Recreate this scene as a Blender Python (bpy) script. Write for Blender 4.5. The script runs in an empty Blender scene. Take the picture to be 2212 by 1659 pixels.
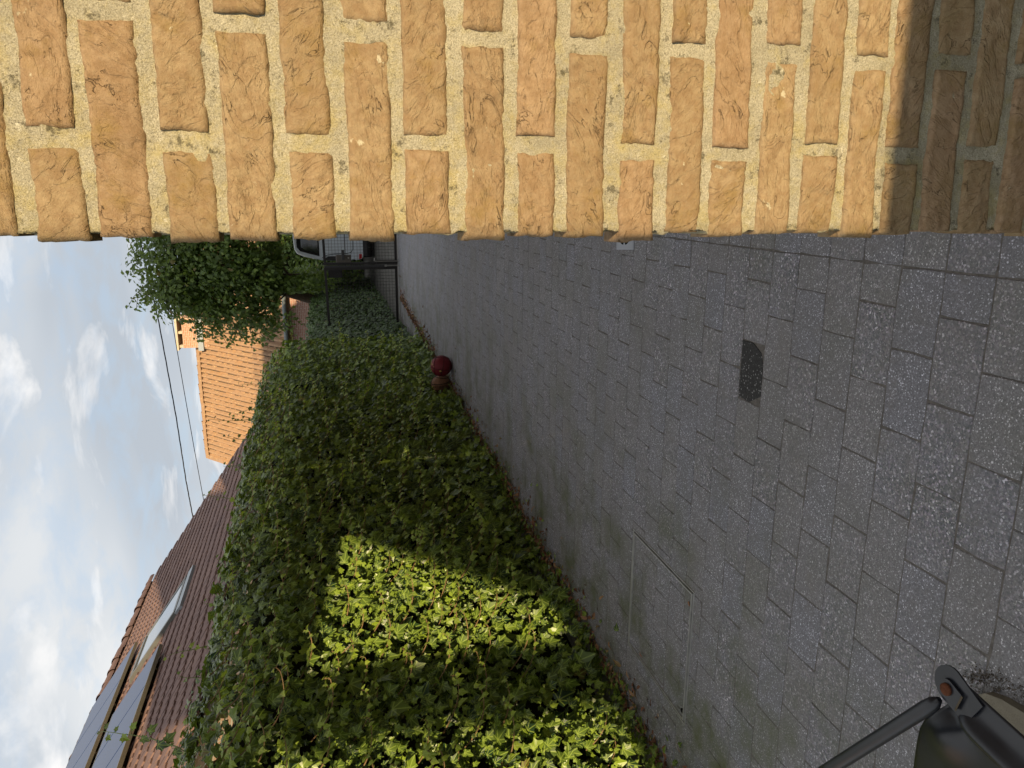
import bpy, math, random
import numpy as np
from mathutils import Vector, Matrix, noise
random.seed(7); rng = np.random.default_rng(11)
sc = bpy.context.scene
COL = sc.collection
R = math.radians

# ------------------------------------------------------------------ camera (phone held on its side)
H = 1.40
TH, RO, YAW = R(13.9), R(3.1), R(14.4)
fwd = Vector((-math.sin(YAW)*math.cos(TH), math.cos(YAW)*math.cos(TH), -math.sin(TH)))
r0 = Vector((math.cos(YAW), math.sin(YAW), 0)); u0 = r0.cross(fwd)
RI = math.cos(RO)*r0 - math.sin(RO)*u0
UP = math.sin(RO)*r0 + math.cos(RO)*u0
cam = bpy.data.cameras.new('camera'); camo = bpy.data.objects.new('camera', cam); COL.objects.link(camo)
m = Matrix.Identity(4)
for i in range(3):
    m[i][0] = -UP[i]; m[i][1] = RI[i]; m[i][2] = -fwd[i]
m[2][3] = H
camo.matrix_world = m
cam.sensor_width = 36; cam.lens = 36*1630/2212; cam.clip_start = .02; cam.clip_end = 3000
sc.camera = camo

# ------------------------------------------------------------------ sky, sun, exposure
SA, SEL = R(22), math.atan(.2126)          # sun behind the camera, to the right, low
sh = Vector((math.sin(SA), -math.cos(SA), 0))
w = bpy.data.worlds.new('World'); sc.world = w; w.use_nodes = True
nt = w.node_tree; nt.nodes.clear()
def wn(t, **k):
    n = nt.nodes.new(t)
    for a, b in k.items(): setattr(n, a, b)
    return n
def wl(a, b): nt.links.new(a, b)
out = wn('ShaderNodeOutputWorld'); bg = wn('ShaderNodeBackground'); bg.inputs[1].default_value = .104
sky = wn('ShaderNodeTexSky', sky_type='NISHITA'); sky.sun_disc = False
sky.sun_elevation = SEL; sky.sun_rotation = math.atan2(sh.x, sh.y); sky.air_density = 1.0; sky.dust_density = 1.5
tc = wn('ShaderNodeTexCoord'); sx = wn('ShaderNodeSeparateXYZ'); wl(tc.outputs['Generated'], sx.inputs[0])
def wm(op, a, b=None, c=None):
    n = wn('ShaderNodeMath', operation=op)
    for i, v in enumerate((a, b, c)):
        if v is None: continue
        if isinstance(v, (int, float)): n.inputs[i].default_value = v
        else: wl(v, n.inputs[i])
    return n.outputs[0]
zz = wm('ADD', wm('MAXIMUM', sx.outputs[2], 0), .22)
cx = wm('DIVIDE', sx.outputs[0], zz); cy = wm('DIVIDE', sx.outputs[1], zz)
cv = wn('ShaderNodeCombineXYZ'); wl(cx, cv.inputs[0]); wl(cy, cv.inputs[1])
def wnoise(scale, det, rough, dist, off=(0, 0, 0), stretch=(1, 1, 1)):
    mp = wn('ShaderNodeMapping'); mp.inputs['Location'].default_value = off; mp.inputs['Scale'].default_value = stretch
    wl(cv.outputs[0], mp.inputs[0])
    n = wn('ShaderNodeTexNoise'); n.inputs['Scale'].default_value = scale; n.inputs['Detail'].default_value = det
    n.inputs['Roughness'].default_value = rough; n.inputs['Distortion'].default_value = dist
    wl(mp.outputs[0], n.inputs['Vector']); return n.outputs[0]
def wramp(v, stops):
    r = wn('ShaderNodeValToRGB'); e = r.color_ramp.elements
    while len(e) < len(stops): e.new(.5)
    for q, (p, c) in zip(e, stops): q.position = p; q.color = (*c, 1) if len(c) == 3 else c
    wl(v, r.inputs[0]); return r.outputs[0]
def wmix(f, a, b):
    n = wn('ShaderNodeMix', data_type='RGBA')
    wl(f, n.inputs[0]) if not isinstance(f, float) else setattr(n.inputs[0], 'default_value', f)
    for i, v in ((6, a), (7, b)):
        if isinstance(v, tuple): n.inputs[i].default_value = (*v, 1)
        else: wl(v, n.inputs[i])
    return n.outputs[2]
K = 1/.12
big = wnoise(.9, 3, .5, .4, (3.1, .7, 0), (1, 1.5, 1))
mid = wnoise(2.6, 6, .55, .5, (1.3, 4.2, 0), (1, 1.25, 1))
fine = wnoise(5.5, 6, .6, .3, (7.3, 2.2, 0))
def kc(r, g, b): return (r*K, g*K, b*K)
grey = wramp(big, [(.32, kc(.43, .475, .53)), (.50, kc(.53, .57, .615)), (.72, kc(.80, .80, .79))])
blue = wmix(.55, sky.outputs[0], kc(.46, .61, .82))
puffs = wramp(mid, [(.54, (0, 0, 0)), (.70, (1, 1, 1))])
gaps = wramp(fine, [(.46, (0, 0, 0)), (.62, (1, 1, 1))])
c1 = wmix(wm('MULTIPLY', gaps, .36), grey, blue)
c2 = wmix(wm('MULTIPLY', puffs, .85), c1, kc(.98, .95, .92))
# cloud sheet is brighter overhead
c3 = wmix(wramp(sx.outputs[2], [(.30, (0, 0, 0)), (.62, (.55, .55, .55))]), c2, kc(.86, .85, .83))
wl(c3, bg.inputs[0]); wl(bg.outputs[0], out.inputs[0])

sl = bpy.data.lights.new('sun', 'SUN'); sl.energy = 5.0; sl.angle = R(.42); sl.color = (1, .77, .45)
so = bpy.data.objects.new('sun', sl); COL.objects.link(so)
so.rotation_euler = Vector((sh.x*math.cos(SEL), sh.y*math.cos(SEL), math.sin(SEL))).to_track_quat('Z', 'Y').to_euler()
sc.view_settings.view_transform = 'Standard'; sc.view_settings.look = 'None'
sc.view_settings.exposure = .48; sc.view_settings.gamma = 1; sc.view_settings.use_curve_mapping = False

# ------------------------------------------------------------------ helpers
def mesh(name, V, F, mat=None, smooth=False, uv=None, tone=None, mats=None, midx=None):
    me = bpy.data.meshes.new(name)
    me.from_pydata([tuple(map(float, v)) for v in V] if not isinstance(V, np.ndarray) else V.tolist(), [], F if isinstance(F, list) else F.tolist())
    if mats:
        for q in mats: me.materials.append(q)
        if midx is not None: me.polygons.foreach_set('material_index', np.asarray(midx, np.int32))
    elif mat: me.materials.append(mat)
    if smooth: me.polygons.foreach_set('use_smooth', np.ones(len(me.polygons), bool))
    if uv is not None:                       # one uv per vertex
        l = me.uv_layers.new(name='leaf'); idx = np.empty(len(me.loops), np.int32); me.loops.foreach_get('vertex_index', idx)
        l.data.foreach_set('uv', np.asarray(uv, np.float32)[idx].ravel())
    if tone is not None:                     # one tone per vertex
        a = me.attributes.new('tone', 'FLOAT', 'POINT'); a.data.foreach_set('value', np.asarray(tone, np.float32))
    me.update(); return me
WL = {}
def link(name, data, parent=None, loc=None, rot=None, kind=None, label=None, cat=None, group=None):
    o = bpy.data.objects.new(name, data); COL.objects.link(o)
    base = Vector((0, 0, 0))
    if parent: o.parent = parent; base = WL[parent.name]
    L = Vector(loc) if loc is not None else base
    if rot is not None: o.matrix_basis = Matrix.Translation(L-base) @ rot.to_4x4()
    else: o.location = L-base
    WL[o.name] = L
    if kind: o['kind'] = kind
    if label: o['label'] = label
    if cat: o['category'] = cat
    if group: o['group'] = group
    return o
def thing(name, loc, label, cat, group=None): return link(name, None, None, loc, None, None, label, cat, group)
def part(name, V, F, mat, parent=None, **k):
    """mesh given in world coordinates, stored about its parent's base"""
    kw = {q: k.pop(q) for q in ('smooth', 'uv', 'tone', 'mats', 'midx') if q in k}
    b = WL[parent.name] if parent else Vector(k.get('loc', (0, 0, 0)))
    V = np.asarray(V, float) - np.array(b)
    return link(name, mesh(name, V, F, mat, **kw), parent, b, **{q: v for q, v in k.items() if q != 'loc'})
class MB:
    def __init__(s): s.V = []; s.F = []
    def add(s, V, F):
        n = len(s.V); s.V += [tuple(v) for v in V]; s.F += [tuple(i+n for i in f) for f in F]; return s
    def box(s, a, b, bev=0):
        (x0, y0, z0), (x1, y1, z1) = a, b
        if not bev:
            V = [(x, y, z) for z in (z0, z1) for y in (y0, y1) for x in (x0, x1)]
            return s.add(V, [(0, 2, 3, 1), (4, 5, 7, 6), (0, 1, 5, 4), (2, 6, 7, 3), (0, 4, 6, 2), (1, 3, 7, 5)])
        e = bev
        V = [(x, y, z0) for y in (y0, y1) for x in (x0, x1)] + [(x, y, z1-e) for y in (y0, y1) for x in (x0, x1)] + \
            [(x, y, z1) for y in (y0+e, y1-e) for x in (x0+e, x1-e)]
        F = [(0, 2, 3, 1), (8, 9, 11, 10)]
        for o in (0, 4):
            F += [(o, o+1, o+5, o+4), (o+1, o+3, o+7, o+5), (o+3, o+2, o+6, o+7), (o+2, o, o+4, o+6)]
        return s.add(V, F)
    def obox(s, O, ax, ay, az, sx_, sy_, sz_):        # box from corner O along unit axes
        O = Vector(O); ax = Vector(ax)*sx_; ay = Vector(ay)*sy_; az = Vector(az)*sz_
        V = [O+ax*i+ay*j+az*k for k in (0, 1) for j in (0, 1) for i in (0, 1)]
        return s.add(V, [(0, 2, 3, 1), (4, 5, 7, 6), (0, 1, 5, 4), (2, 6, 7, 3), (0, 4, 6, 2), (1, 3, 7, 5)])
    def tube(s, P, r, n=8, cap=True):
        P = [Vector(p) for p in P]; rr = r if isinstance(r, (list, tuple)) else [r]*len(P)
        V = []; up = Vector((.31, .2, .93)); t0 = None
        for i, p in enumerate(P):
            t = (P[min(i+1, len(P)-1)]-P[max(i-1, 0)]).normalized()
            if t0 is None: a = t.cross(up).normalized()
            else: a = (a - t*a.dot(t)).normalized()
            t0 = t; b = t.cross(a)
            V += [p+(a*math.cos(2*math.pi*k/n)+b*math.sin(2*math.pi*k/n))*rr[i] for k in range(n)]
        F = [(i*n+k, i*n+(k+1) % n, (i+1)*n+(k+1) % n, (i+1)*n+k) for i in range(len(P)-1) for k in range(n)]
        if cap: F += [tuple(range(n-1, -1, -1)), tuple((len(P)-1)*n+k for k in range(n))]
        return s.add(V, F)
    def prism(s, poly, d):                             # closed outline extruded by vector d
        n = len(poly); d = Vector(d); V = [Vector(p) for p in poly]+[Vector(p)+d for p in poly]
        return s.add(V, [tuple(range(n))[::-1], tuple(range(n, 2*n))]+[(i, (i+1) % n, (i+1) % n+n, i+n) for i in range(n)])
    def go(s, name, mat, parent=None, **k): return part(name, s.V, s.F, mat, parent, **k)
    def me(s, name, mat, **k): return mesh(name, s.V, s.F, mat, **k)

# ------------------------------------------------------------------ materials
class Mat:
    def __init__(s, name, rough=.8, spec=.3, metal=0.):
        s.m = bpy.data.materials.new(name); s.m.use_nodes = True; s.t = s.m.node_tree
        s.b = s.t.nodes['Principled BSDF']; s.b.inputs['Roughness'].default_value = rough
        s.b.inputs['Specular IOR Level'].default_value = spec; s.b.inputs['Metallic'].default_value = metal
        s.pos = s.n('ShaderNodeNewGeometry').outputs['Position']
    def n(s, t, **k):
        q = s.t.nodes.new(t)
        for a, b in k.items(): setattr(q, a, b)
        return q
    def l(s, a, b): s.t.links.new(a, b)
    def put(s, sock, v):
        if isinstance(v, bpy.types.NodeSocket): s.l(v, sock)
        elif isinstance(v, tuple) and len(v) == 3 and sock.type == 'RGBA': sock.default_value = (*v, 1)
        else: sock.default_value = v
    def math(s, op, a, b=0., c=None, clamp=False):
        q = s.n('ShaderNodeMath', operation=op, use_clamp=clamp); s.put(q.inputs[0], a); s.put(q.inputs[1], b)
        if c is not None: s.put(q.inputs[2], c)
        return q.outputs[0]
    def vec(s, scale=(1, 1, 1), off=(0, 0, 0), rot=(0, 0, 0), src=None):
        q = s.n('ShaderNodeMapping'); q.inputs['Scale'].default_value = scale; q.inputs['Location'].default_value = off; q.inputs['Rotation'].default_value = rot
        s.l(src or s.pos, q.inputs[0]); return q.outputs[0]
    def noise(s, scale, det=4, rough=.55, dist=0., v=None):
        q = s.n('ShaderNodeTexNoise'); q.inputs['Scale'].default_value = scale; q.inputs['Detail'].default_value = det
        q.inputs['Roughness'].default_value = rough; q.inputs['Distortion'].default_value = dist
        s.l(v or s.pos, q.inputs['Vector']); return q.outputs[0]
    def voro(s, scale, feature='F1', v=None, out=0):
        q = s.n('ShaderNodeTexVoronoi', feature=feature); q.inputs['Scale'].default_value = scale
        s.l(v or s.pos, q.inputs['Vector']); return q.outputs[out]
    def ramp(s, v, stops, interp='LINEAR'):
        q = s.n('ShaderNodeValToRGB'); e = q.color_ramp.elements; q.color_ramp.interpolation = interp
        while len(e) < len(stops): e.new(.5)
        for x, (p, c) in zip(e, stops):
            x.position = p; x.color = (c, c, c, 1) if isinstance(c, (int, float)) else (*c, 1)
        s.l(v, q.inputs[0]); return q.outputs[0]
    def mix(s, f, a, b, mode='MIX'):
        q = s.n('ShaderNodeMix', data_type='RGBA', blend_type=mode); s.put(q.inputs[0], f); s.put(q.inputs[6], a); s.put(q.inputs[7], b); return q.outputs[2]
    def attr(s, name): return s.n('ShaderNodeAttribute', attribute_name=name).outputs['Fac']
    def rnd(s): return s.n('ShaderNodeObjectInfo').outputs['Random']
    def isl(s): return s.n('ShaderNodeNewGeometry').outputs['Random Per Island']
    def color(s, c): s.put(s.b.inputs['Base Color'], c); return s
    def rough(s, c): s.put(s.b.inputs['Roughness'], c); return s
    def bump(s, h, strength=.5, dist=.002):
        q = s.n('ShaderNodeBump'); q.inputs['Strength'].default_value = strength; q.inputs['Distance'].default_value = dist
        s.l(h, q.inputs['Height'])
        if s.b.inputs['Normal'].is_linked: s.l(s.b.inputs['Normal'].links[0].from_socket, q.inputs['Normal'])
        s.l(q.outputs[0], s.b.inputs['Normal']); return s
def plain(name, c, rough=.6, spec=.3, metal=0., var=.25, scale=20, bump=0, bdist=.001):
    M = Mat(name, rough, spec, metal); n = M.noise(scale, 5)
    M.color(M.mix(n, tuple(x*(1-var) for x in c), tuple(min(1, x*(1+var)) for x in c)))
    if bump: M.bump(M.noise(scale*4, 5), bump, bdist)
    return M.m

# brick: hand-made orange brown clay, lichen and stains
M = Mat('brick_clay', .9, .12)
rv = M.n('ShaderNodeVectorMath', operation='ADD'); M.l(M.pos, rv.inputs[0]); cbr = M.n('ShaderNodeCombineXYZ')
for i_ in range(3): M.l(M.math('MULTIPLY', M.rnd(), (37., 11., 53.)[i_]), cbr.inputs[i_])
M.l(cbr.outputs[0], rv.inputs[1]); bv = rv.outputs[0]
n1 = M.noise(9, 6, .6); n2 = M.noise(75, 6, .7)
base = M.mix(M.ramp(n1, [(.3, 0.), (.7, 1.)]), (.310, .230, .142), (.395, .302, .194))
bt = M.ramp(M.math('FRACT', M.math('MULTIPLY', M.rnd(), 7.3)), [(0., (.40, .255, .155)), (.3, (.33, .235, .125)), (.6, (.43, .32, .185)), (1., (.29, .205, .105))])
base = M.mix(.45, base, bt)
base = M.mix(M.ramp(n2, [(.40, .55), (.60, 0.)]), base, (.235, .145, .075))
base = M.mix(M.ramp(M.noise(17, 6, .7), [(.54, 0.), (.68, .75)]), base, (.27, .185, .075))
base = M.mix(M.ramp(M.noise(33, 4, .7, .4), [(.68, 0.), (.72, .85)]), base, (.60, .55, .40))
hgt = M.n('ShaderNodeSeparateXYZ'); M.l(M.pos, hgt.inputs[0])
low = M.math('MULTIPLY', M.ramp(hgt.outputs[2], [(.55, 1.), (1.25, 0.)]), M.ramp(M.noise(13, 5, .65), [(.42, 0.), (.6, .22)]))
base = M.mix(low, base, (.22, .16, .05))
# folds and cracks of the hand-thrown clay
fv = M.n('ShaderNodeVectorRotate', rotation_type='Y_AXIS'); M.l(bv, fv.inputs['Vector']); M.l(M.math('MULTIPLY_ADD', M.rnd(), 2.2, -1.1), fv.inputs['Angle'])
fold = M.noise(20, 4, .55, 1.6, v=M.vec((.8, 1, 1.7), src=fv.outputs[0]))
crack = M.math('MULTIPLY', M.ramp(M.math('ABSOLUTE', M.math('SUBTRACT', fold, .5)), [(.0, 1.), (.009, 0.)]), M.ramp(M.noise(26, 3, .5, v=bv), [(.555, 0.), (.62, 1.)]))
crack2f = M.noise(46, 3, .6, 1.2, v=M.vec((1, 1, 1.8), (3, 5, 1), src=fv.outputs[0]))
crack2 = M.math('MULTIPLY', M.ramp(M.math('ABSOLUTE', M.math('SUBTRACT', crack2f, .5)), [(.0, 1.), (.016, 0.)]), M.ramp(M.noise(19, 3, .5, v=M.vec(off=(2, 8, 4), src=bv)), [(.56, 0.), (.64, .6)]))
ck = M.math('MAXIMUM', crack, M.math('MULTIPLY', crack2, .35))
base = M.mix(M.math('MULTIPLY', ck, .38), base, (.095, .06, .035))
M.color(base)
M.bump(M.noise(190, 8, .8), .85, .0032)
M.bump(M.noise(52, 6, .68, 1.4, v=M.vec((1, 1, 2.), src=fv.outputs[0])), .65, .0050)
M.bump(M.ramp(fold, [(.475, 0.), (.525, 1.)]), .6, .0022)
M.bump(M.math('SUBTRACT', 1., ck), .9, .003)
brick_m = M.m
# mortar: sandy pale grit with yellow lichen
M = Mat('mortar_sand', .95, .1)
n1 = M.noise(620, 3, .75)
c = M.ramp(n1, [(.32, (.28, .26, .195)), (.48, (.46, .425, .32)), (.66, (.62, .585, .46))])
c = M.mix(M.ramp(M.noise(11, 4, .6), [(.35, .45), (.6, 0.)]), c, (.27, .245, .175))
hz = M.n('ShaderNodeSeparateXYZ'); M.l(M.pos, hz.inputs[0])
lich = M.math('ADD', M.noise(34, 6, .75), M.math('MULTIPLY_ADD', hz.outputs[0], -.35, .03))
c = M.mix(M.ramp(lich, [(.46, 0.), (.68, .62)]), c, (.48, .40, .16))
c = M.mix(M.ramp(M.noise(52, 6, .78), [(.57, 0.), (.64, .8)]), c, (.10, .09, .06))
c = M.mix(M.ramp(M.noise(64, 5, .7, v=M.vec(off=(3, 1, 7))), [(.64, 0.), (.68, .85)]), c, (.66, .63, .50))
c = M.mix(M.math('MULTIPLY', M.ramp(hz.outputs[2], [(.5, 1.), (1.15, 0.)]), M.ramp(M.noise(21, 6, .75), [(.44, 0.), (.58, .35)])), c, (.20, .18, .10))
M.color(c); M.bump(M.noise(520, 3, .8), 1., .003); M.bump(M.noise(120, 5, .75), .9, .004)
mortar_m = M.m
def wall_brick(name, a, b, mo, sw=.22, sh_=.0625, vec_rot=None):
    M = Mat(name, .9, .15); t = M.n('ShaderNodeTexBrick'); t.offset = .5
    s = M.n('ShaderNodeSeparateXYZ'); M.l(M.pos, s.inputs[0]); cb = M.n('ShaderNodeCombineXYZ')
    M.l(M.math('ADD', s.outputs[0], s.outputs[1]), cb.inputs[0]); M.l(s.outputs[2], cb.inputs[1]); M.l(cb.outputs[0], t.inputs['Vector'])
    t.inputs['Scale'].default_value = 1; t.inputs['Brick Width'].default_value = sw; t.inputs['Row Height'].default_value = sh_
    t.inputs['Mortar Size'].default_value = .008; t.inputs['Color1'].default_value = (*a, 1); t.inputs['Color2'].default_value = (*b, 1); t.inputs['Mortar'].default_value = (*mo, 1)
    M.color(M.mix(M.ramp(M.noise(30, 5), [(.3, .35), (.6, 0.)]), t.outputs[0], (.2, .14, .1))); M.bump(t.outputs[1], .6, -.01); return M.m
house_brick = wall_brick('house_brick', (.36, .22, .115), (.45, .28, .16), (.45, .40, .28))
pink_brick = wall_brick('pink_brick', (.42, .22, .17), (.34, .17, .13), (.55, .46, .40), .21, .065)

# pavers: exposed aggregate concrete
M = Mat('paver_aggregate', .75, .35)
tone = M.attr('tone')
ti = M.math('FRACT', M.math('ADD', tone, M.math('MULTIPLY', M.rnd(), .83)))
coarse = M.math('MULTIPLY', M.ramp(ti, [(.35, 0.), (.75, 1.)]), M.ramp(M.noise(6, 4), [(.35, .35), (.6, 1.)]))
v1 = M.voro(340, out=1); v2 = M.voro(210, out=1); sep1 = M.n('ShaderNodeSeparateColor'); M.l(v1, sep1.inputs[0]); sep2 = M.n('ShaderNodeSeparateColor'); M.l(v2, sep2.inputs[0])
fineg = M.ramp(sep1.outputs[0], [(.0, .130), (.55, .200), (.86, .265), (.955, .42), (.975, .80)])
bigg = M.ramp(sep2.outputs[0], [(.0, .100), (.5, .185), (.80, .265), (.94, .38), (.975, .72)])
bigg = M.mix(.15, bigg, M.mix(.5, v2, (.5, .5, .5)), 'OVERLAY')
g = M.mix(coarse, fineg, bigg)
tint = M.mix(M.ramp(ti, [(.0, 0.), (.5, 1.), (1., 0.3)]), (.95, .97, 1.12), (.99, .98, 1.03))
g = M.mix(1., g, tint, 'MULTIPLY')
g = M.mix(M.ramp(M.noise(2.3, 5, .6), [(.35, .40), (.65, 0.)]), g, (.150, .142, .136))
g = M.mix(M.ramp(M.noise(11, 6, .7), [(.50, 0.), (.68, .35)]), g, (.17, .158, .145))
sx3 = M.n('ShaderNodeSeparateXYZ'); M.l(M.pos, sx3.inputs[0])
edge = M.math('MULTIPLY_ADD', sx3.outputs[0], -.75, -.72, clamp=True)          # moss creeps out of the ivy
moss = M.math('MULTIPLY', M.math('ADD', edge, .22), M.ramp(M.noise(3.1, 6, .65), [(.46, 0.), (.68, .95)]))
g = M.mix(moss, g, (.095, .105, .055))
M.color(g); M.bump(v2, .35, .0022); M.bump(M.noise(420, 2), .35, .001)
paver_m = M.m
M = Mat('paver_wet', .75, .12); v2 = M.voro(230, out=1); s2 = M.n('ShaderNodeSeparateColor'); M.l(v2, s2.inputs[0])
M.color(M.ramp(s2.outputs[0], [(.0, .032), (.7, .055), (.93, .04), (.972, .26)])); M.bump(v2, .4, .0025); wet_m = M.m
joint_m = plain('joint_dirt', (.135, .125, .115), .95, .1, var=.7, scale=60, bump=.8, bdist=.003)
M = Mat('drive_concrete', .9, .2); v1 = M.voro(120, out=1)
M.color(M.mix(.25, M.ramp(M.noise(2, 6, .6), [(.3, (.085, .082, .074)), (.7, (.13, .125, .115))]), M.mix(.5, v1, (.12, .12, .12)), 'OVERLAY')); M.bump(M.noise(180, 3), .4, .002); drive_m = M.m
M = Mat('earth_grass', .95, .1); M.color(M.ramp(M.noise(.6, 8, .7), [(.3, (.045, .06, .02)), (.6, (.08, .095, .035)), (.8, (.10, .085, .05))])); M.bump(M.noise(9, 6), .8, .03); earth_m = M.m

# leaves with paler veins; uv = leaf coordinates
def leaf_mat(name, dark, light, vein, rough=.36, trans=.16, veins=True, spec=.38):
    M = Mat(name, rough, spec)
    t = M.isl(); c = M.mix(M.ramp(t, [(0., 0.), (.35, .14), (.68, .50), (.985, 1.)]), dark, light)
    c = M.mix(M.ramp(t, [(.986, 0.), (.988, .8)]), c, (.17, .085, .035))
    c = M.mix(M.ramp(M.noise(1.7, 3), [(.35, .35), (.65, 0.)]), c, tuple(x*.65 for x in dark))
    if veins:
        uvn = M.n('ShaderNodeUVMap', uv_map='leaf'); s = M.n('ShaderNodeSeparateXYZ'); M.l(uvn.outputs[0], s.inputs[0])
        U, V = s.outputs[0], M.math('ABSOLUTE', s.outputs[1]); d = V
        for a in (38, 82):
            ca, sa = math.cos(R(a)), math.sin(R(a)); U2 = M.math('SUBTRACT', U, .04)
            p = M.math('ABSOLUTE', M.math('SUBTRACT', M.math('MULTIPLY', U2, sa), M.math('MULTIPLY', V, ca)))
            d = M.math('MINIMUM', d, p)
        c = M.mix(M.ramp(d, [(.012, .8), (.04, 0.)]), c, vein)
    M.color(c)
    tr = M.n('ShaderNodeBsdfTranslucent'); M.l(M.mix(.5, c, (light[0]*1.6, light[1]*1.5, light[2])), tr.inputs[0])
    mx = M.n('ShaderNodeMixShader'); mx.inputs[0].default_value = trans
    o = M.t.nodes['Material Output']; M.l(M.b.outputs[0], mx.inputs[1]); M.l(tr.outputs[0], mx.inputs[2]); M.l(mx.outputs[0], o.inputs[0])
    return M.m
ivy_m = leaf_mat('ivy_leaf', (.017, .046, .020), (.250, .360, .030), (.29, .39, .075))
dark_ivy_m = leaf_mat('dark_ivy_leaf', (.016, .038, .011), (.065, .115, .020), (.12, .18, .05))  # darker leaf tone, used on the bank beyond the gate
young_m = leaf_mat('ivy_young_leaf', (.21, .31, .030), (.33, .43, .045), (.40, .47, .12), .42, .35)
tree_m = leaf_mat('tree_leaf', (.055, .10, .020), (.19, .27, .055), (.1, .1, .1), .42, .38, False)
stem_m = plain('ivy_stem', (.22, .145, .075), .7, .2, var=.35, scale=40)
gstem_m = plain('green_stem', (.14, .19, .05), .6, .3, var=.3, scale=40)
bark_m = plain('bark', (.085, .065, .045), .9, .1, var=.5, scale=14, bump=.8, bdist=.02)
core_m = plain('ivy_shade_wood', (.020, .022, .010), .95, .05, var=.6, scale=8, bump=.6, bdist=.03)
litter_m = (lambda M: (M.color(M.ramp(M.isl(), [(0., (.10, .05, .03)), (.5, (.24, .12, .075)), (.8, (.32, .20, .11)), (1., (.12, .13, .04))])), M)[1].m)(Mat('dead_leaf', .85, .15))

# roof tiles
M = Mat('brown_roof_tile', .85, .2)
c = M.mix(M.ramp(M.noise(1.6, 5, .6), [(.3, 0.), (.7, 1.)]), (.165, .105, .096), (.235, .148, .124))
c = M.mix(M.math('MULTIPLY', M.isl(), .35), c, (.15, .105, .105))
c = M.mix(M.ramp(M.noise(16, 5, .7), [(.66, 0.), (.70, .8)]), c, (.45, .24, .06))
c = M.mix(M.ramp(M.noise(24, 4, .7, v=M.vec(off=(5, 2, 1))), [(.70, 0.), (.73, .8)]), c, (.65, .60, .52))
M.color(c); M.bump(M.noise(70, 6, .7), .5, .004); tile_m = M.m
M = Mat('orange_pantile', .85, .2)
c = M.mix(M.isl(), (.27, .170, .105), (.345, .222, .142))
c = M.mix(M.ramp(M.noise(2.4, 6, .7), [(.52, 0.), (.68, .6)]), c, (.34, .19, .085))
c = M.mix(M.ramp(M.noise(14, 5, .7), [(.58, 0.), (.66, .7)]), c, (.55, .42, .22)); M.color(c); M.bump(M.noise(40, 5), .4, .006); pan_m = M.m
gutter_m = plain('zinc_gutter', (.14, .16, .16), .55, .4, .3)
white_m = plain('white_paint', (.70, .70, .67), .5, .4, var=.08)
cap_m = plain('chimney_cap', (.5, .44, .34), .85, .2, var=.3, scale=6)
rail_m = plain('aluminium_rail', (.26, .24, .18), .55, .4, .5, var=.35, scale=60)
frame_m = plain('skylight_frame', (.14, .14, .13), .45, .5, .4)
lead_m = plain('lead_flashing', (.30, .33, .36), .5, .4, .4)
pv_m = plain('solar_cell', (.022, .042, .12), .30, .14, var=.15, scale=2)
glass_m = plain('dark_glass', (.018, .022, .027), .04, .8, var=.1)
sky_glass = plain('roof_window_glass', (.40, .44, .48), .03, 1., .6, var=.05)
steel_m = plain('dark_gate_steel', (.022, .020, .020), .5, .4, .3, var=.4, scale=25)
lockcase_m = plain('lock_case_steel', (.085, .075, .065), .55, .4, .4)
zinc_m = plain('bolt_zinc', (.30, .29, .27), .45, .5, .8)
car_m = plain('silver_car_paint', (.55, .60, .66), .28, .6, .25, var=.04, scale=3)
rubber_m = plain('black_rubber', (.018, .018, .019), .8, .3, var=.3)
trim_m = plain('black_trim', (.028, .028, .03), .55, .4)
red_lens = plain('red_lens', (.45, .012, .012), .2, .6, var=.2, scale=90)
pvc_m = plain('grey_pvc', (.36, .38, .42), .5, .4, var=.1, scale=30)
slot_m = plain('drain_dark', (.006, .006, .006), .9, .1)
edge_m = plain('galvanised_edge', (.42, .42, .41), .5, .5, .6, var=.4, scale=30)
M = Mat('black_powder_coat', .25, .5); n = M.noise(18, 6, .7)
c = M.ramp(n, [(.3, (.006, .007, .011)), (.7, (.010, .012, .017))])
c = M.mix(M.ramp(M.noise(55, 6, .8), [(.63, 0.), (.72, .5)]), c, (.05, .05, .05)); M.color(c); M.rough(M.ramp(n, [(.3, .30), (.75, .46)])); tray_m = M.m
rust_m = plain('rust', (.095, .036, .018), .9, .15, var=.5, scale=160, bump=.6)
rustedge_m = plain('worn_edge', (.075, .06, .04), .8, .2, var=.5, scale=120)
stone_m = plain('sandstone', (.17, .155, .12), .95, .1, var=.3, scale=55, bump=.6, bdist=.003)
soil_m = plain('soil_crumbs', (.10, .085, .07), .95, .1, var=.6, scale=90)
redball_m = plain('red_ball_leather', (.155, .014, .022), .6, .3, var=.15, scale=120, bump=.25, bdist=.0008)
M = Mat('brown_ball_leather', .65, .25); M.color(M.mix(M.ramp(M.noise(9, 5, .65), [(.35, 0.), (.65, 1.)]), (.14, .075, .045), (.27, .135, .075))); M.bump(M.noise(400, 2), .3, .0008); brownball_m = M.m
seam_m = plain('ball_seam', (.016, .013, .012), .7, .3); seam2_m = plain('ball_seam_red', (.05, .010, .012), .7, .3)
gold_m = plain('ball_gold_print', (.50, .33, .08), .5, .4); ink_m = plain('ball_black_print', (.02, .015, .013), .6, .3)
cable_m = plain('cable_black', (.02, .02, .022), .7, .3)
board_m = plain('weathered_board', (.20, .15, .10), .9, .1, var=.3, scale=6)

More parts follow.
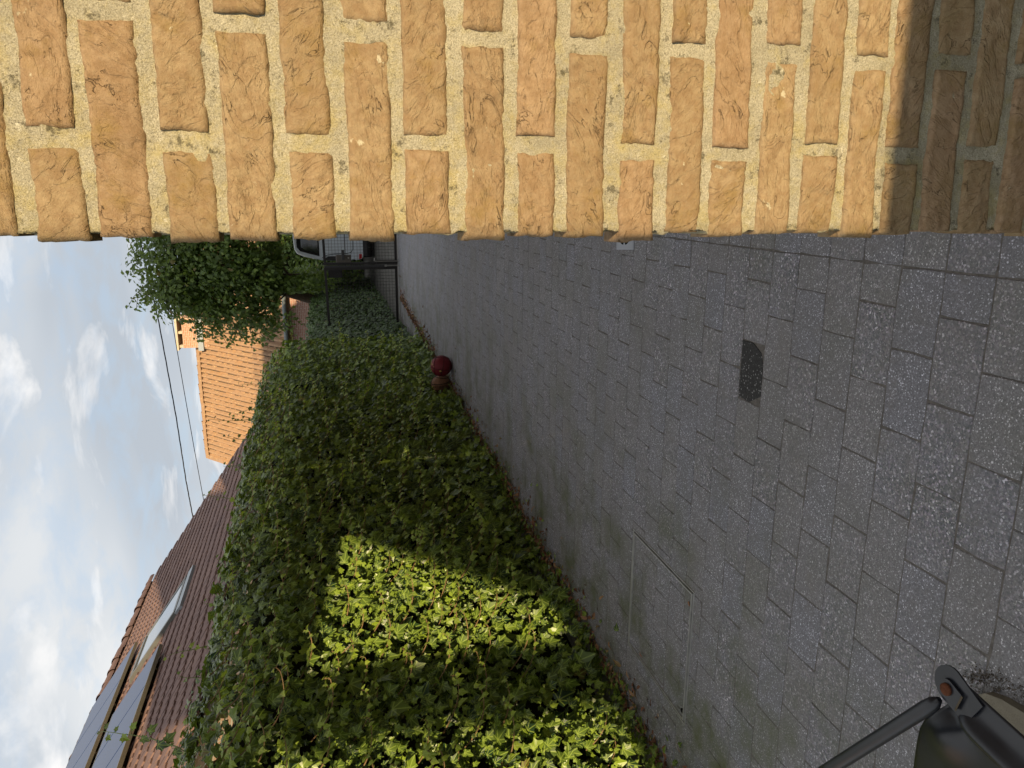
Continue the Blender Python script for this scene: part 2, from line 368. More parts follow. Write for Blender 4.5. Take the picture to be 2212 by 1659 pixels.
# ------------------------------------------------------------------ ground
MB().add([(-400, -400, -.06), (400, -400, -.06), (400, 600, -.06), (-400, 600, -.06)], [(0, 1, 2, 3)]).go('ground', earth_m, kind='structure', label='open ground')
PY0, PITCH, PW, PX0 = 2.144, .1385, .207, -.160
Y1 = 14.05
MB().box((-3.6, .2, -.09), (.30, Y1, -.0020)).go('pavement_bed', joint_m, kind='structure')
MB().box((-4.2, Y1, -.09), (3.5, 60, -.004)).go('driveway', drive_m, kind='structure')
pave = link('pavement', None, None, (-1.2, 4, 0), kind='structure', label='grey concrete block paving of the passage')
MAN = (-2.150, -1.556, 2.491, 3.081)
man = thing('manhole_cover', (-1.853, 2.786, 0), 'square recessed manhole cover filled with pavers in a thin steel edge', 'manhole cover')
rects = []; mrects = []
j0 = int((.85-PY0)/PITCH)-1
for j in range(j0, int((Y1-PY0)/PITCH)):
    ya = PY0+j*PITCH; yb = min(ya+PITCH, Y1)
    xs = []
    off = 0 if j % 2 else .5
    k = 0
    xr = PX0
    bounds = [PX0] + [PX0-PW*(i+(off or 1)) for i in range(0, 17)]
    cells = list(zip(bounds[1:], bounds[:-1])) + [(PX0, PX0+.207 if j % 2 else PX0+.10), (PX0+.207 if j % 2 else PX0+.10, PX0+.44)]
    for a, b in cells:
        if b-a < .03: continue
        xl = -2.75 + .069*max(0, ya-2.6)
        if b < xl: continue
        if ya > 10.8 and a < -3.2: continue
        # cut round the manhole frame
        mx0, mx1, my0, my1 = MAN
        ia, ib, ja, jb = max(a, mx0), min(b, mx1), max(ya, my0), min(yb, my1)
        if ib-ia > 0 and jb-ja > 0:
            if ib-ia > .012 and jb-ja > .012: mrects.append((ia, ib, ja, jb))
            for r in ((a, ia, ya, yb), (ib, b, ya, yb), (ia, ib, ya, ja), (ia, ib, jb, yb)):
                if r[1]-r[0] > .02 and r[3]-r[2] > .02: rects.append(r)
        else: rects.append((a, b, ya, yb))
rnd = random.Random(5)
def paver_mb(a, b, c, d, z, tilt=0., g=.0017):
    gx, gy = .0008, .0012; e = .0020
    x0, x1, y0, y1 = a+gx, b-gx, c+gy, d-gy; J = lambda s_=.0012: rnd.gauss(0, s_)
    out_ = [(x0+abs(J(.002)), y0+abs(J(.002))), (x0+(x1-x0)*.35, y0+J()), (x0+(x1-x0)*.7, y0+J()), (x1-abs(J(.002)), y0+abs(J(.002))), (x1+J(), (y0+y1)/2),
            (x1-abs(J(.002)), y1-abs(J(.002))), (x0+(x1-x0)*.6, y1+J()), (x0+(x1-x0)*.3, y1+J()), (x0+abs(J(.002)), y1-abs(J(.002))), (x0+J(), (y0+y1)/2)]
    cx_, cy_ = (x0+x1)/2, (y0+y1)/2; n = 10; q = MB()
    V = [(x, y, -.05) for x, y in out_]+[(x, y, z-e) for x, y in out_]+[(x+(e if x < cx_ else -e)*.9, y+(e if y < cy_ else -e)*.9, z) for x, y in out_]
    return q.add(V, [tuple(range(2*n, 3*n))]+[(k*n+i, k*n+(i+1) % n, k*n+n+(i+1) % n, k*n+n+i) for k in (0, 1) for i in range(n)])
def cam_size(r):
    x, y = (r[0]+r[1])/2, (r[2]+r[3])/2; v = Vector((x, y, -H)); wd = v.dot(fwd)
    if wd <= .2: return 0
    u = v.dot(RI)/wd*1630; vv = -v.dot(UP)/wd*1630
    if abs(u) > 900 or abs(vv) > 1180 or u > 345: return 0
    return (r[1]-r[0])*(r[3]-r[2])/wd**2
rects.sort(key=cam_size, reverse=True)
def is_stain(r): return abs((r[0]+r[1])/2+.574) < .06 and abs((r[2]+r[3])/2-2.213) < .05
far = MB(); ftone = []
for i, r in enumerate(rects):
    z = rnd.uniform(-.0010, .0010); t = rnd.random()
    if i < 300:
        q = paver_mb(*r, z)
        if rnd.random() < .5: # slight tilt
            tl = rnd.uniform(-.0013, .0013); q.V = [(x, y, zz_ + (tl*((x-r[0])/(r[1]-r[0])-.5) if zz_ > -.04 else 0)) for x, y, zz_ in q.V]
        if is_stain(r):
            q.V = [(x+(.035 if (x < -.62 and y < 2.18) else .0)+(-.022 if (x > -.50 and y < 2.18) else 0), y+(.012 if (x > -.50 and y < 2.18) else 0), zz_) for x, y, zz_ in q.V]
            q.go('paver', wet_m, pave, tone=[0]*len(q.V), label='darker wet looking paver')
        else: q.go('paver', paver_m, pave, tone=[t]*len(q.V))
    else:
        n0 = len(far.V); qf = paver_mb(*r, z); far.add(qf.V, qf.F); ftone += [t]*(len(far.V)-n0)
far.go('far_pavers', paver_m, pave, tone=ftone, kind='stuff')
for r in mrects: 
    q = paver_mb(*r, rnd.uniform(-.0006, .0006)); q.go('paver', paver_m, man, tone=[rnd.random()]*len(q.V))
fr = MB(); x0, x1, y0, y1 = MAN; t_ = .006
for (a, b, c, d) in ((x0, x1, y0-.0, y0+t_), (x0, x1, y1-t_, y1), (x0, x0+t_, y0+t_, y1-t_), (x1-t_, x1, y0+t_, y1-t_)): fr.box((a, c, -.05), (b, d, .006))
o_ = .013
for (a, b, c, d) in ((x0-o_, x1+o_, y0-o_, y0-o_+.004), (x0-o_, x1+o_, y1+o_-.004, y1+o_), (x0-o_, x0-o_+.004, y0-o_+.004, y1+o_-.004), (x1+o_-.004, x1+o_, y0-o_+.004, y1+o_-.004)): fr.box((a, c, -.05), (b, d, .0035))
fr.go('steel_edge', edge_m, man)
MB().tube([(x0+.035, y0+.02, -.002), (x0+.035, y0+.02, .0045)], .009, 12).go('lifting_socket', slot_m, man)
# drain cover
ANG, TIL, DK = R(4), R(22), .53
dr = thing('drain_cover', (-.180, 3.30, 0), 'small grey plastic drain cover with curved slots, propped at the foot of the brick wall', 'drain cover')
def rotp(x, y, z):
    x, y, z = x*DK, y*DK, z*DK+.004; y2, z2 = y*math.cos(TIL)-z*math.sin(TIL), (y+.055)*math.sin(TIL)+z*math.cos(TIL)
    return (-.180+x*math.cos(ANG)-y2*math.sin(ANG), 3.30+x*math.sin(ANG)+y2*math.cos(ANG), z2)
def rotmb(q): q.V = [rotp(*v) for v in q.V]; return q
s = .105; q = MB()
q.box((-s, -s, -.02), (s, s, .006), .004); rotmb(q).go('drain_frame', pvc_m, dr)
for (a, b, c, d) in ((-.092, .092, -.092, -.086), (-.092, .092, .086, .092), (-.092, -.086, -.086, .086), (.086, .092, -.086, .086)): q = MB(); q.box((a, c, .006), (b, d, .0085)); rotmb(q).go('raised_rim', pvc_m, dr)
def ring(r1, r2, z0, z1, a0=0, a1=360, n=40):
    q = MB(); m_ = n+1; P = [(math.cos(R(a0+(a1-a0)*i/n)), math.sin(R(a0+(a1-a0)*i/n))) for i in range(m_)]
    V = [(c*r, s_*r, z) for z in (z0, z1) for r in (r1, r2) for c, s_ in P]; F = []
    for i in range(n): F += [(2*m_+i, 3*m_+i, 3*m_+i+1, 2*m_+i+1), (m_+i, m_+i+1, 3*m_+i+1, 3*m_+i), (i+1, i, 2*m_+i, 2*m_+i+1)]
    q.add(V, F); return q
rotmb(ring(.0, .080, .004, .0095, n=48)).go('round_grate', pvc_m, dr)
for k in range(6): rotmb(ring(.040, .064, .009, .0112, k*60+10, k*60+50, 10)).go('slot', slot_m, dr)
for k in range(3): rotmb(ring(.010, .028, .009, .0112, k*120+15, k*120+105, 10)).go('slot', slot_m, dr)

# ------------------------------------------------------------------ brick house at the right
WB = Vector((-.046, .866, 0)); wd = Vector((.99933, .0366, 0)); wi = Vector((-.0366, .99933, 0))
house = thing('brick_house', (1.5, 2.2, 0), 'orange brown brick house corner close to the camera with pale mortar joints', 'house')
PIT = .0625; Z0 = 1.628
def brick_grid(a0, a1, z0, z1, seed, dense):
    st = .0036 if dense else .012
    nx = max(6, int((a1-a0)/st)); nz = max(4, int((z1-z0)/st))
    rs = random.Random(seed); so_ = Vector((rs.uniform(-50, 50), rs.uniform(-50, 50), rs.uniform(-50, 50)))
    tiltx, tiltz, lift = rs.uniform(-.003, .003), rs.uniform(-.0015, .0015), rs.uniform(-.0012, .0012)
    dirv = rs.uniform(-.9, .9); amp = rs.uniform(.4, 1.2)
    bend = rs.uniform(-.0022, .0022)
    V = []; 
    for j in range(nz+1):
        for i in range(nx+1):
            s_, t_ = i/nx, j/nz; a = a0+(a1-a0)*s_; z = z0+(z1-z0)*t_
            p = Vector((a, 0, z))
            da = .0022*noise.noise(p*55+so_)+.0012*noise.noise(p*170+so_); dz = .0016*noise.noise(p*42+so_*1.7)+.0010*noise.noise(p*150+so_) + bend*math.sin(s_*math.pi) + .0016*noise.noise(p*11+so_)
            wx = 1-abs(2*s_-1); wz = 1-abs(2*t_-1)
            ea, ez = min(s_, 1-s_)*(a1-a0), min(t_, 1-t_)*(z1-z0)
            e = min(ea, ez); rnd_ = .0030*max(0, 1-e/.0032)**2
            q = Vector((a*13+dirv*z*13, 3.1, z*24-dirv*a*10))+so_
            q = q + Vector((noise.noise(q*.9), 0, noise.noise(q*.9+Vector((9, 4, 2)))))*.9
            n1 = noise.noise(q); 
            crease = max(0, 1-abs(n1)/.055)*max(0, noise.noise(p*9+so_*2)+.18)
            step = .0016*math.tanh(n1*7)
            d = .0025*noise.noise(p*16+so_)*amp + step*amp*.7 - .0042*crease*amp + .0010*noise.noise(p*90+so_) + .0006*noise.noise(p*210+so_) + lift + tiltx*(s_-.5)+tiltz*(t_-.5) - rnd_
            V.append((a+da*(1-.8*min(1, ea/.02)), d, z+dz*(1-.6*min(1, ez/.02))))
    F = [(j*(nx+1)+i, j*(nx+1)+i+1, (j+1)*(nx+1)+i+1, (j+1)*(nx+1)+i) for j in range(nz) for i in range(nx)]
    loop = [i for i in range(nx+1)] + [j*(nx+1)+nx for j in range(1, nz+1)] + [nz*(nx+1)+i for i in range(nx-1, -1, -1)] + [j*(nx+1) for j in range(nz-1, 0, -1)]
    n0 = len(V); V += [(V[i][0], -.05, V[i][2]) for i in loop]; L = len(loop)
    F += [(loop[(i+1) % L], loop[i], n0+i, n0+(i+1) % L) for i in range(L)]
    return [WB + wd*a - wi*d + Vector((0, 0, z)) for a, d, z in V], F
for k in range(-4, 26):
    zb = Z0-k*PIT; rs = random.Random(k*31+4)
    zb += rs.uniform(-.0012, .0012); h = .0478+rs.uniform(-.003, .0025)
    a = rs.uniform(-.0060, .0045); first = .0935 if k % 2 == 0 else .2055; i = 0
    while a < .95:
        L = (first if i == 0 else .2055)+rs.uniform(-.004, .004)
        vis = a < .50 and -3 < k < 21
        V, F = brick_grid(a, a+L, zb+rs.uniform(-.0008, .0008), zb+h+rs.uniform(-.001, .001), k*100+i, vis)
        part('brick', V, F, brick_m, house, smooth=True)
        a += L+rs.uniform(.015, .021); i += 1
# mortar bed between the bricks
nx, nz = 190, 330; V = []
for j in range(nz+1):
    for i in range(nx+1):
        a = .001+.94*i/nx if i > 0 else .0075; z = .0+2.0*j/nz; p = Vector((a, 0, z))
        d = -.0038+.0026*noise.noise(p*30)+.0013*noise.noise(p*95)+.0012*noise.noise(p*240)
        if i == 0: a += .009*noise.noise(Vector((0, 1, z*45)))+.004*noise.noise(Vector((0, 4, z*130)))
        V.append(WB+wd*a-wi*d+Vector((0, 0, z)))
F = [(j*(nx+1)+i, j*(nx+1)+i+1, (j+1)*(nx+1)+i+1, (j+1)*(nx+1)+i) for j in range(nz) for i in range(nx)]
n0 = len(V); V += [WB+wd*.003+wi*.10+Vector((0, 0, 2.0*j/nz)) for j in range(nz+1)]
F += [(j*(nx+1), (j+1)*(nx+1), n0+j+1, n0+j) for j in range(nz)]
part('mortar', V, F, mortar_m, house, smooth=True)
# rest of the house: walls and roof
hb = MB()
hb.box((.02, .985, -.05), (4.6, 9.2, 5.5))
hb.add([WB+wd*.0+wi*.012+Vector((0, 0, 2.02)), WB+wd*4.6+wi*.012+Vector((0, 0, 2.02)), WB+wd*4.6+wi*.012+Vector((0, 0, 5.5)), WB+wi*.012+Vector((0, 0, 5.5)),
        WB+wi*.11+Vector((0, 0, 2.02)), WB+wi*.11+Vector((0, 0, 5.5))], [(0, 1, 2, 3), (4, 0, 3, 5)])
hb.add([WB+wd*.93+wi*.012, WB+wd*4.6+wi*.012, WB+wd*4.6+wi*.012+Vector((0, 0, 2.02)), WB+wd*.93+wi*.012+Vector((0, 0, 2.02))], [(0, 1, 2, 3)])
hb.prism([(.02, .985, 5.5), (.02, 9.2, 5.5), (.02, 5.1, 8.9)], (4.58, 0, 0))
hb.go('wall', house_brick, house)
rf = MB()
rf.prism([(-.1, .55, 5.25), (-.1, .45, 5.35), (-.1, 5.1, 9.2), (-.1, 5.1, 9.0)], (4.8, 0, 0)); rf.prism([(-.1, 5.1, 9.0), (-.1, 5.1, 9.2), (-.1, 9.7, 5.35), (-.1, 9.6, 5.25)], (4.8, 0, 0))
rf.go('roof', tile_m, house)

# ------------------------------------------------------------------ added unseen shapes behind the camera that cast the wanted shade
def sun_wall(poly, T, th):
    """outline (q, w) seen along the sun -> upright outline standing T metres towards the sun"""
    P = []
    for q, w_ in poly:
        lam = T + math.cos(SA)*q; P.append((sh.x*lam, q+sh.y*lam, w_+lam*math.tan(SEL)))
    return P, sh*th
gb = thing('sun_blocker', (2.6, -7.8, 0), 'added unseen gable with an open carriage arch behind the photographer', 'blocker')  # added, unseen; outline traced back from the sun patches on ivy and roof
T = 6.0
P, d = sun_wall([(.74, -2.2), (.74, 9.4), (-3.15, 9.4), (-3.3, 9.07), (-3.85, 7.26), (-4.5, 6.5), (-5.7, 6.1), (-4.6, 5.15), (-3.4, 3.45), (-3.12, 3.29), (-2.44, 3.05), (-.67, 2.72), (-2.06, 1.50), (-2.06, -2.2)], T, .3)
MB().prism(P, d).go('wall', house_brick, gb)
P, d = sun_wall([(-3.12, -2.2), (-2.44, -2.2), (-2.44, 3.0), (-3.12, 3.2)], T, .22); MB().prism(P, d).go('pillar', house_brick, gb)
lw = thing('shade_wall', (1.0, -6.5, 0), 'added low wall behind the camera, shaped to shade paving and brick foot', 'wall')  # added, unseen; keeps the low sun off the paving and ivy foot
P, d = sun_wall([(-6.5, -2.2), (-2.0, -2.2), (-2.0, 1.52), (-6.5, 1.45)], 6.5, .2); MB().prism(P, d).go('wall', house_brick, lw)
tp = thing('shade_post', (.4, -.4, 0), 'added tall post just behind the camera, closing a stray stripe of sun', 'post')  # added, unseen; stops the sun stripe slipping past the house corner
P, d = sun_wall([(.40, -.4), (.757, -.4), (.757, 4.2), (.40, 4.2)], .5, .12); MB().prism(P, d).go('shaft', bark_m, tp)
P, d = sun_wall([(.60, -1.2), (6, -1.2), (6, -.2), (1.55, .515), (.60, .735)], 2.2, .12); MB().prism(P, d).go('low_shade_wall', house_brick, lw)  # added piece; its top slope sets the shadow line on the bricks

# ------------------------------------------------------------------ ivy hedge along the left
def xf(y): return -2.529+(y-2.659)*.0689
def bulge(y, z): return .10*noise.noise(Vector((y*.9, z*1.2, 3)))+.09*noise.noise(Vector((y*2.6, z*2.6, 9)))
LEAF = np.array([(0, 0), (-.10, .16), (-.02, .40), (.16, .33), (.30, .36), (.46, .50), (.56, .25), (.78, .14), (1.02, 0),
                 (.78, -.14), (.56, -.25), (.46, -.50), (.30, -.36), (.16, -.33), (-.02, -.40), (-.10, -.16), (.26, 0)], float)
LF = [(16, i, i+1) for i in range(15)] + [(16, 15, 0)]
LF = np.array([(a, c, b) for a, b, c in LF])
YOUNG = np.array([(0, 0), (-.04, .20), (.18, .34), (.42, .36), (.62, .2), (1, 0), (.62, -.2), (.42, -.36), (.18, -.34), (-.04, -.20), (.3, 0)], float)
YF = np.array([(10, (i+1) % 10, i) for i in range(10)])
def unit(a): return a/np.maximum(1e-9, np.linalg.norm(a, axis=-1, keepdims=True))
def leaves(P, N, T_, S, tmpl, faces, cup=.12, fold=.12, rs=rng):
    """many leaves in one go: P base points, N normals, T_ tip directions, S lengths"""
    n = len(P); N = unit(N); T_ = unit(T_-N*(T_*N).sum(1, keepdims=True)); W = np.cross(N, T_)
    u = tmpl[:, 0][None, :, None]; v = tmpl[:, 1][None, :, None]
    asp = rs.uniform(.82, 1.12, (n, 1, 1)); sk = rs.normal(0, .10, (n, 1, 1))
    cu = rs.normal(cup, .10, (n, 1, 1)); fo = rs.normal(fold, .10, (n, 1, 1))
    h = -cu*(u-.25)**2*1.3 + fo*np.abs(v)*.9 - .25*fo
    h = h + rs.normal(0, .018, (n, tmpl.shape[0], 1))
    V = P[:, None, :] + S[:, None, None]*(T_[:, None, :]*u + W[:, None, :]*(v*asp+sk*u*.5) + N[:, None, :]*h)
    k = tmpl.shape[0]
    F = (faces[None]+(np.arange(n)*k)[:, None, None]).reshape(-1, 3)
    return V.reshape(-1, 3), F, np.tile(tmpl, (n, 1))
hedge = thing('ivy_hedge', (-2.4, 6, 0), 'long dark green ivy covered wall with sunlit patches beside the paving', 'ivy hedge')
YA, YB = 1.9, 10.75
def ztop(y): return 2.10+.05*noise.noise(Vector((y*1.3, 0, 5)))+.04*noise.noise(Vector((y*4, 2, 5)))-(.16*max(0, (y-9.6)/1.1))
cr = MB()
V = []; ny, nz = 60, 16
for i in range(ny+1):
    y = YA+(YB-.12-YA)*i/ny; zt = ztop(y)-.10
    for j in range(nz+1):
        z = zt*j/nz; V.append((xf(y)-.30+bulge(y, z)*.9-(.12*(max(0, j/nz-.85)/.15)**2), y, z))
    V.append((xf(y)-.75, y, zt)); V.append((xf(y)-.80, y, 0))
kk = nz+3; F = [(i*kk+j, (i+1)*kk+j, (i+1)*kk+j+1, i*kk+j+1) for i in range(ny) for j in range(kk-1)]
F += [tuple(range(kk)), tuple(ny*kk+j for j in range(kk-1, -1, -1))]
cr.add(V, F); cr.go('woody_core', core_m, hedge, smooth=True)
# main leaves
def hedge_leaves(n, ya, yb, seed):
    rs = np.random.default_rng(seed); y = ya+(yb-ya)*rs.random(n); P = []; N = []
    side = rs.random(n); zr = rs.random(n)
    for yy, sd, q in zip(y, side, zr):
        zt = ztop(yy)
        if sd < .87:                                # front
            z = zt*q**.95; x = xf(yy)+bulge(yy, z)-.24*rs.random()**1.1+.01+.03*max(0, 1-z/.25)-(.14*max(0, (z/zt-.86)/.14)**2)
            P.append((x, yy, z)); N.append((.58, -.66, .42+.5*max(0, z/zt-.85)/.15))
        else:                                       # top
            s_ = rs.random(); P.append((xf(yy)-.05-.55*s_, yy, zt+.05*rs.random()+.03*math.sin(s_*3))); N.append((.25, -.1, 1))
    P = np.array(P); N = unit(np.array(N))+rs.normal(0, .33, (n, 3)); 
    T_ = np.tile(np.array([[.38, -.16, -.9]]), (n, 1))+rs.normal(0, .42, (n, 3))
    S = np.clip(rs.lognormal(math.log(.048), .36, n), .022, .11)
    return P, N, T_, S
P, N, T_, S = hedge_leaves(14500, YA, 7.6, 1)
P2, N2, T2, S2 = hedge_leaves(8200, 7.6, YB, 2)
# end face of the hedge
ne = 900; rs = np.random.default_rng(4); z = 2.0*rs.random(ne); xx = rs.random(ne)
P3 = np.c_[xf(YB)-.6*xx, YB-.05+.1*rs.random(ne), z]; N3 = np.tile([[.3, .8, .4]], (ne, 1))+rs.normal(0, .35, (ne, 3)); T3 = np.tile([[0, .3, -.9]], (ne, 1))+rs.normal(0, .4, (ne, 3)); S3 = rs.uniform(.035, .08, ne)
P = np.r_[P, P2, P3]; N = np.r_[N, N2, N3]; T_ = np.r_[T_, T2, T3]; S = np.r_[S, S2, S3]
# the 300 that show largest are leaves of their own
d = P-np.array([0, 0, H]); wdist = d@np.array(fwd); uu = d@np.array(RI)/wdist*1630; vv_ = -d@np.array(UP)/wdist*1630
vis = (wdist > .3) & (np.abs(uu) < 815) & (np.abs(vv_) < 1090) & (P[:, 0] > np.array([xf(q)-.04 for q in P[:, 1]])+np.array([bulge(a, b) for a, b in P[:, 1:]]))
score = np.where(vis, S/np.maximum(wdist, .1), 0); order = np.argsort(-score); own = order[:300]; rest = order[300:]
V, F, UV = leaves(P[rest], N[rest], T_[rest], S[rest], LEAF, LF)
part('foliage', V, F, ivy_m, hedge, uv=UV, kind='stuff', smooth=False)
protos = []
for i in range(6):
    v, f, uv = leaves(np.zeros((1, 3)), np.array([[0, 0, 1.]]), np.array([[1., 0, 0]]), np.ones(1), LEAF, LF, rs=np.random.default_rng(i+40))
    protos.append(mesh('leaf', v, f, ivy_m, uv=uv))
for i in own:
    n_ = Vector(N[i]).normalized(); t_ = Vector(T_[i]); t_ = (t_-n_*t_.dot(n_)).normalized(); w_ = n_.cross(t_); s_ = S[i]
    Mx = Matrix((t_*s_, w_*s_, n_*s_)).transposed()
    link('leaf', protos[i % 6], hedge, P[i], Mx)
# shoots: arching stems with small young leaves and a hooked tip
def shoot_mesh(seed, L=.34):
    rs = random.Random(seed); r2 = np.random.default_rng(seed); n = 12; pts = []
    sag = rs.uniform(.55, 1.0); sw = rs.uniform(-.12, .12); n = 14; hookd = rs.uniform(1.5, 2.6)
    p = Vector((-.08, 0, .08)); pts.append(p.copy())
    for i in range(n):
        t = i/n; a = -sag+(sag+.25)*min(1, t/.72)**1.3
        if t > .72: a = .25+hookd*(t-.72)/.28
        p = p+Vector((math.cos(a), sw*t, math.sin(a)))*L*(1.2 if t < .72 else .42)/n; pts.append(p.copy())
    mb = MB(); mb.tube(pts, [.0034-.0018*i/n for i in range(n+1)], 5); ns = len(mb.F)
    LP, LN, LT, LS = [], [], [], []
    for i in range(4, n+1):
        if i < 6 and rs.random() < .4: continue
        q = pts[i]; sd = 1 if i % 2 else -1
        pl = rs.uniform(.018, .035)*(1-.5*i/n); dirp = Vector((rs.uniform(-.2, .4), sd*.7, rs.uniform(.1, .8))).normalized()
        e = q+dirp*pl; mb.tube([q, q+dirp*pl*.5+Vector((0, 0, .002)), e], [.0011, .001, .0009], 4, False)
        LP.append(e); LN.append((.6+rs.uniform(-.4, .4), sd*.1+rs.uniform(-.4, .4), .7)); LT.append((.3+rs.uniform(-.4, .4), sd*.55, -.55+rs.uniform(-.4, .3)))
        LS.append((.052-.024*max(0, (i-5)/(n-5)))*rs.uniform(.8, 1.25))
    v, f, uv = leaves(np.array(LP), np.array(LN, float), np.array(LT, float), np.array(LS), YOUNG, YF, rs=r2)
    nv = len(mb.V); V = mb.V+[tuple(x) for x in v]; F = mb.F+[tuple(int(k_)+nv for k_ in x) for x in f]
    UV = np.r_[np.full((nv, 2), .5), uv]
    return mesh('shoot', V, F, mats=[stem_m, young_m], midx=[0]*len(mb.F)+[1]*len(f), uv=UV)
shoots = [shoot_mesh(s, L) for s, L in ((1, .30), (2, .36), (3, .26), (4, .40), (5, .33), (6, .22), (7, .30), (8, .37))]
rs = random.Random(3); ns = 0; placed = []
while ns < 300:
    y = 2.4+8.1*rs.random()**1.15; z = .12+1.95*rs.random()**.8
    if any((y-a)**2+(z-b)**2 < .010 for a, b in placed): continue
    placed.append((y, z)); ns += 1
    a = rs.gauss(.12, .22); s_ = rs.uniform(.75, 1.15)*(1 if z > .3 else .7)
    Mx = Matrix.Rotation(a, 3, 'Z') @ Matrix.Rotation(rs.gauss(0, .16), 3, 'X') @ Matrix.Scale(s_, 3)
    link('shoot', shoots[ns % 8], hedge, (xf(y)+bulge(y, z)-.015, y, z), Mx)
# sprigs that stand up from the top against the roofs
def sprig(y, x, z, L, lean, seed, n=9, ls=.045, mat=ivy_m):
    rs = random.Random(seed); pts = [Vector((x, y, z))]; d = Vector(lean).normalized()
    for i in range(n):
        d = (d+Vector((rs.uniform(-.14, .14), rs.uniform(-.14, .14), rs.uniform(-.05, .08)))).normalized(); pts.append(pts[-1]+d*L/n)
    mb = MB(); mb.tube(pts, [.0032-.002*i/n for i in range(n+1)], 5); LP, LN, LT, LS = [], [], [], []
    for i in range(1, n+1):
        sd = (-1)**i; q = pts[i]; o = Vector((rs.uniform(-.3, .6), sd*.7, rs.uniform(-.2, .5))).normalized(); e = q+o*.03
        mb.tube([q, e], .0011, 4, False); LP.append(e); LN.append((.5, -.5+rs.uniform(-.4, .4), .4)); LT.append((rs.uniform(-.3, .3), sd*.5, -.6)); LS.append(ls*(1.1-.6*i/n)*rs.uniform(.75, 1.2))
    v, f, uv = leaves(np.array(LP), np.array(LN, float), np.array(LT, float), np.array(LS), LEAF, LF, rs=np.random.default_rng(seed))
    nv = len(mb.V)
    part('shoot', mb.V+[tuple(q) for q in v], mb.F+[tuple(int(k_)+nv for k_ in q) for q in f], None, hedge, mats=[gstem_m, mat], midx=[0]*len(mb.F)+[1]*len(f), uv=np.r_[np.full((nv, 2), .5), uv])
sprig(3.20, -2.47, 2.10, .78, (-.05, .72, .62), 12, 11, .060)
sprig(3.02, -2.50, 2.08, .28, (.0, .3, .9), 3, 5, .075)
sprig(4.05, -2.46, 2.12, .20, (.1, .0, 1), 4, 5, .04, young_m); sprig(5.9, -2.33, 2.12, .26, (.1, .1, 1), 5, 5, .04, young_m)
sprig(7.7, -2.2, 2.12, .42, (.0, -.2, 1), 6, 9, .035); sprig(8.1, -2.2, 2.10, .30, (.1, -.1, 1), 7, 6, .05); sprig(8.9, -2.15, 2.08, .30, (.05, .3, 1), 8, 8, .035); sprig(8.0, -2.3, 2.1, .22, (-.1, .3, 1), 9, 5, .045)
sprig(7.2, -2.25, 2.12, .24, (.0, .1, 1), 15, 5, .045); sprig(6.6, -2.3, 2.13, .16, (.1, .1, 1), 16, 4, .045)
for k in range(16):
    y = 3+7.4*k/16; sprig(y, xf(y)-.1-.2*rs.random(), ztop(y), .08+.10*rs.random(), (.2, rs.uniform(-.4, .4), 1), 60+k, 4, .05)
# creeping ivy and dead leaves along its foot
n = 1500; r2 = np.random.default_rng(8); y = 2.2+9*r2.random(n)**1.2; off = r2.exponential(.055, n)
P = np.c_[[xf(q) for q in y]+off-.06, y, .012+.10*r2.random(n)*np.exp(-off/.06)]
V, F, UV = leaves(P, np.array([[.35, 0, 1]])+r2.normal(0, .4, (n, 3)), np.array([[.6, 0, -.2]])+r2.normal(0, .6, (n, 3)), r2.uniform(.022, .05, n), YOUNG, YF)
part('creeping_ivy', V, F, ivy_m, hedge, uv=UV, kind='stuff')
n = 3600; y = 2.1+11.5*r2.random(n); off = r2.exponential(.06, n)
bx = np.array([xf(min(q, 13.2)) for q in y])-np.where(y > 11, .0, 0)
P = np.c_[bx+off-.01, y, .003+.018*r2.random(n)]
N_ = np.array([[0, 0, 1.]])+r2.normal(0, .45, (n, 3)); T_ = r2.normal(0, 1, (n, 3)); S = r2.uniform(.015, .060, n)
V, F, UV = leaves(P, N_, T_, S, YOUNG*np.array([1, .55]), YF, cup=.3, fold=.3)
litter = part('leaf_litter', V, F, litter_m, None, loc=(-2.2, 6, 0), kind='stuff', label='brown dead leaves along the foot of the ivy', cat='leaf litter')
# few single dead leaves and bits lying on the paving
def dead(x, y, s_, a, lab):
    v, f, uv = leaves(np.array([[0, 0, .006]]), np.array([[.1, .1, 1.]]), np.array([[math.cos(a), math.sin(a), 0]]), np.array([s_]), YOUNG*np.array([1, .7]), YF, cup=.35, fold=.45, rs=np.random.default_rng(int(s_*9999)))
    link('dead_leaf', mesh('dead_leaf', v, f, litter_m), None, (x, y, 0), None, None, lab, 'dead leaf', 'dead leaves on the paving')
dead(-2.33, 3.72, .055, 1.2, 'pale curled dead leaf on the paving beside the sunlit ivy'); dead(-1.62, 2.51, .035, .6, 'small dead leaf at the near corner of the manhole cover')
for x, y, lab in ((-1.42, 12.1, 'dark dead leaf on the paving closest to the gate'), (-1.62, 8.0, 'dark dead leaf on the paving just beside the red basketball'), (-1.50, 10.6, 'dark dead leaf halfway between the basketballs and the gate'), (-.95, 9.8, 'dark dead leaf alone in the middle of the far paving')):
    dead(x, y, .075, x*9+y, lab)
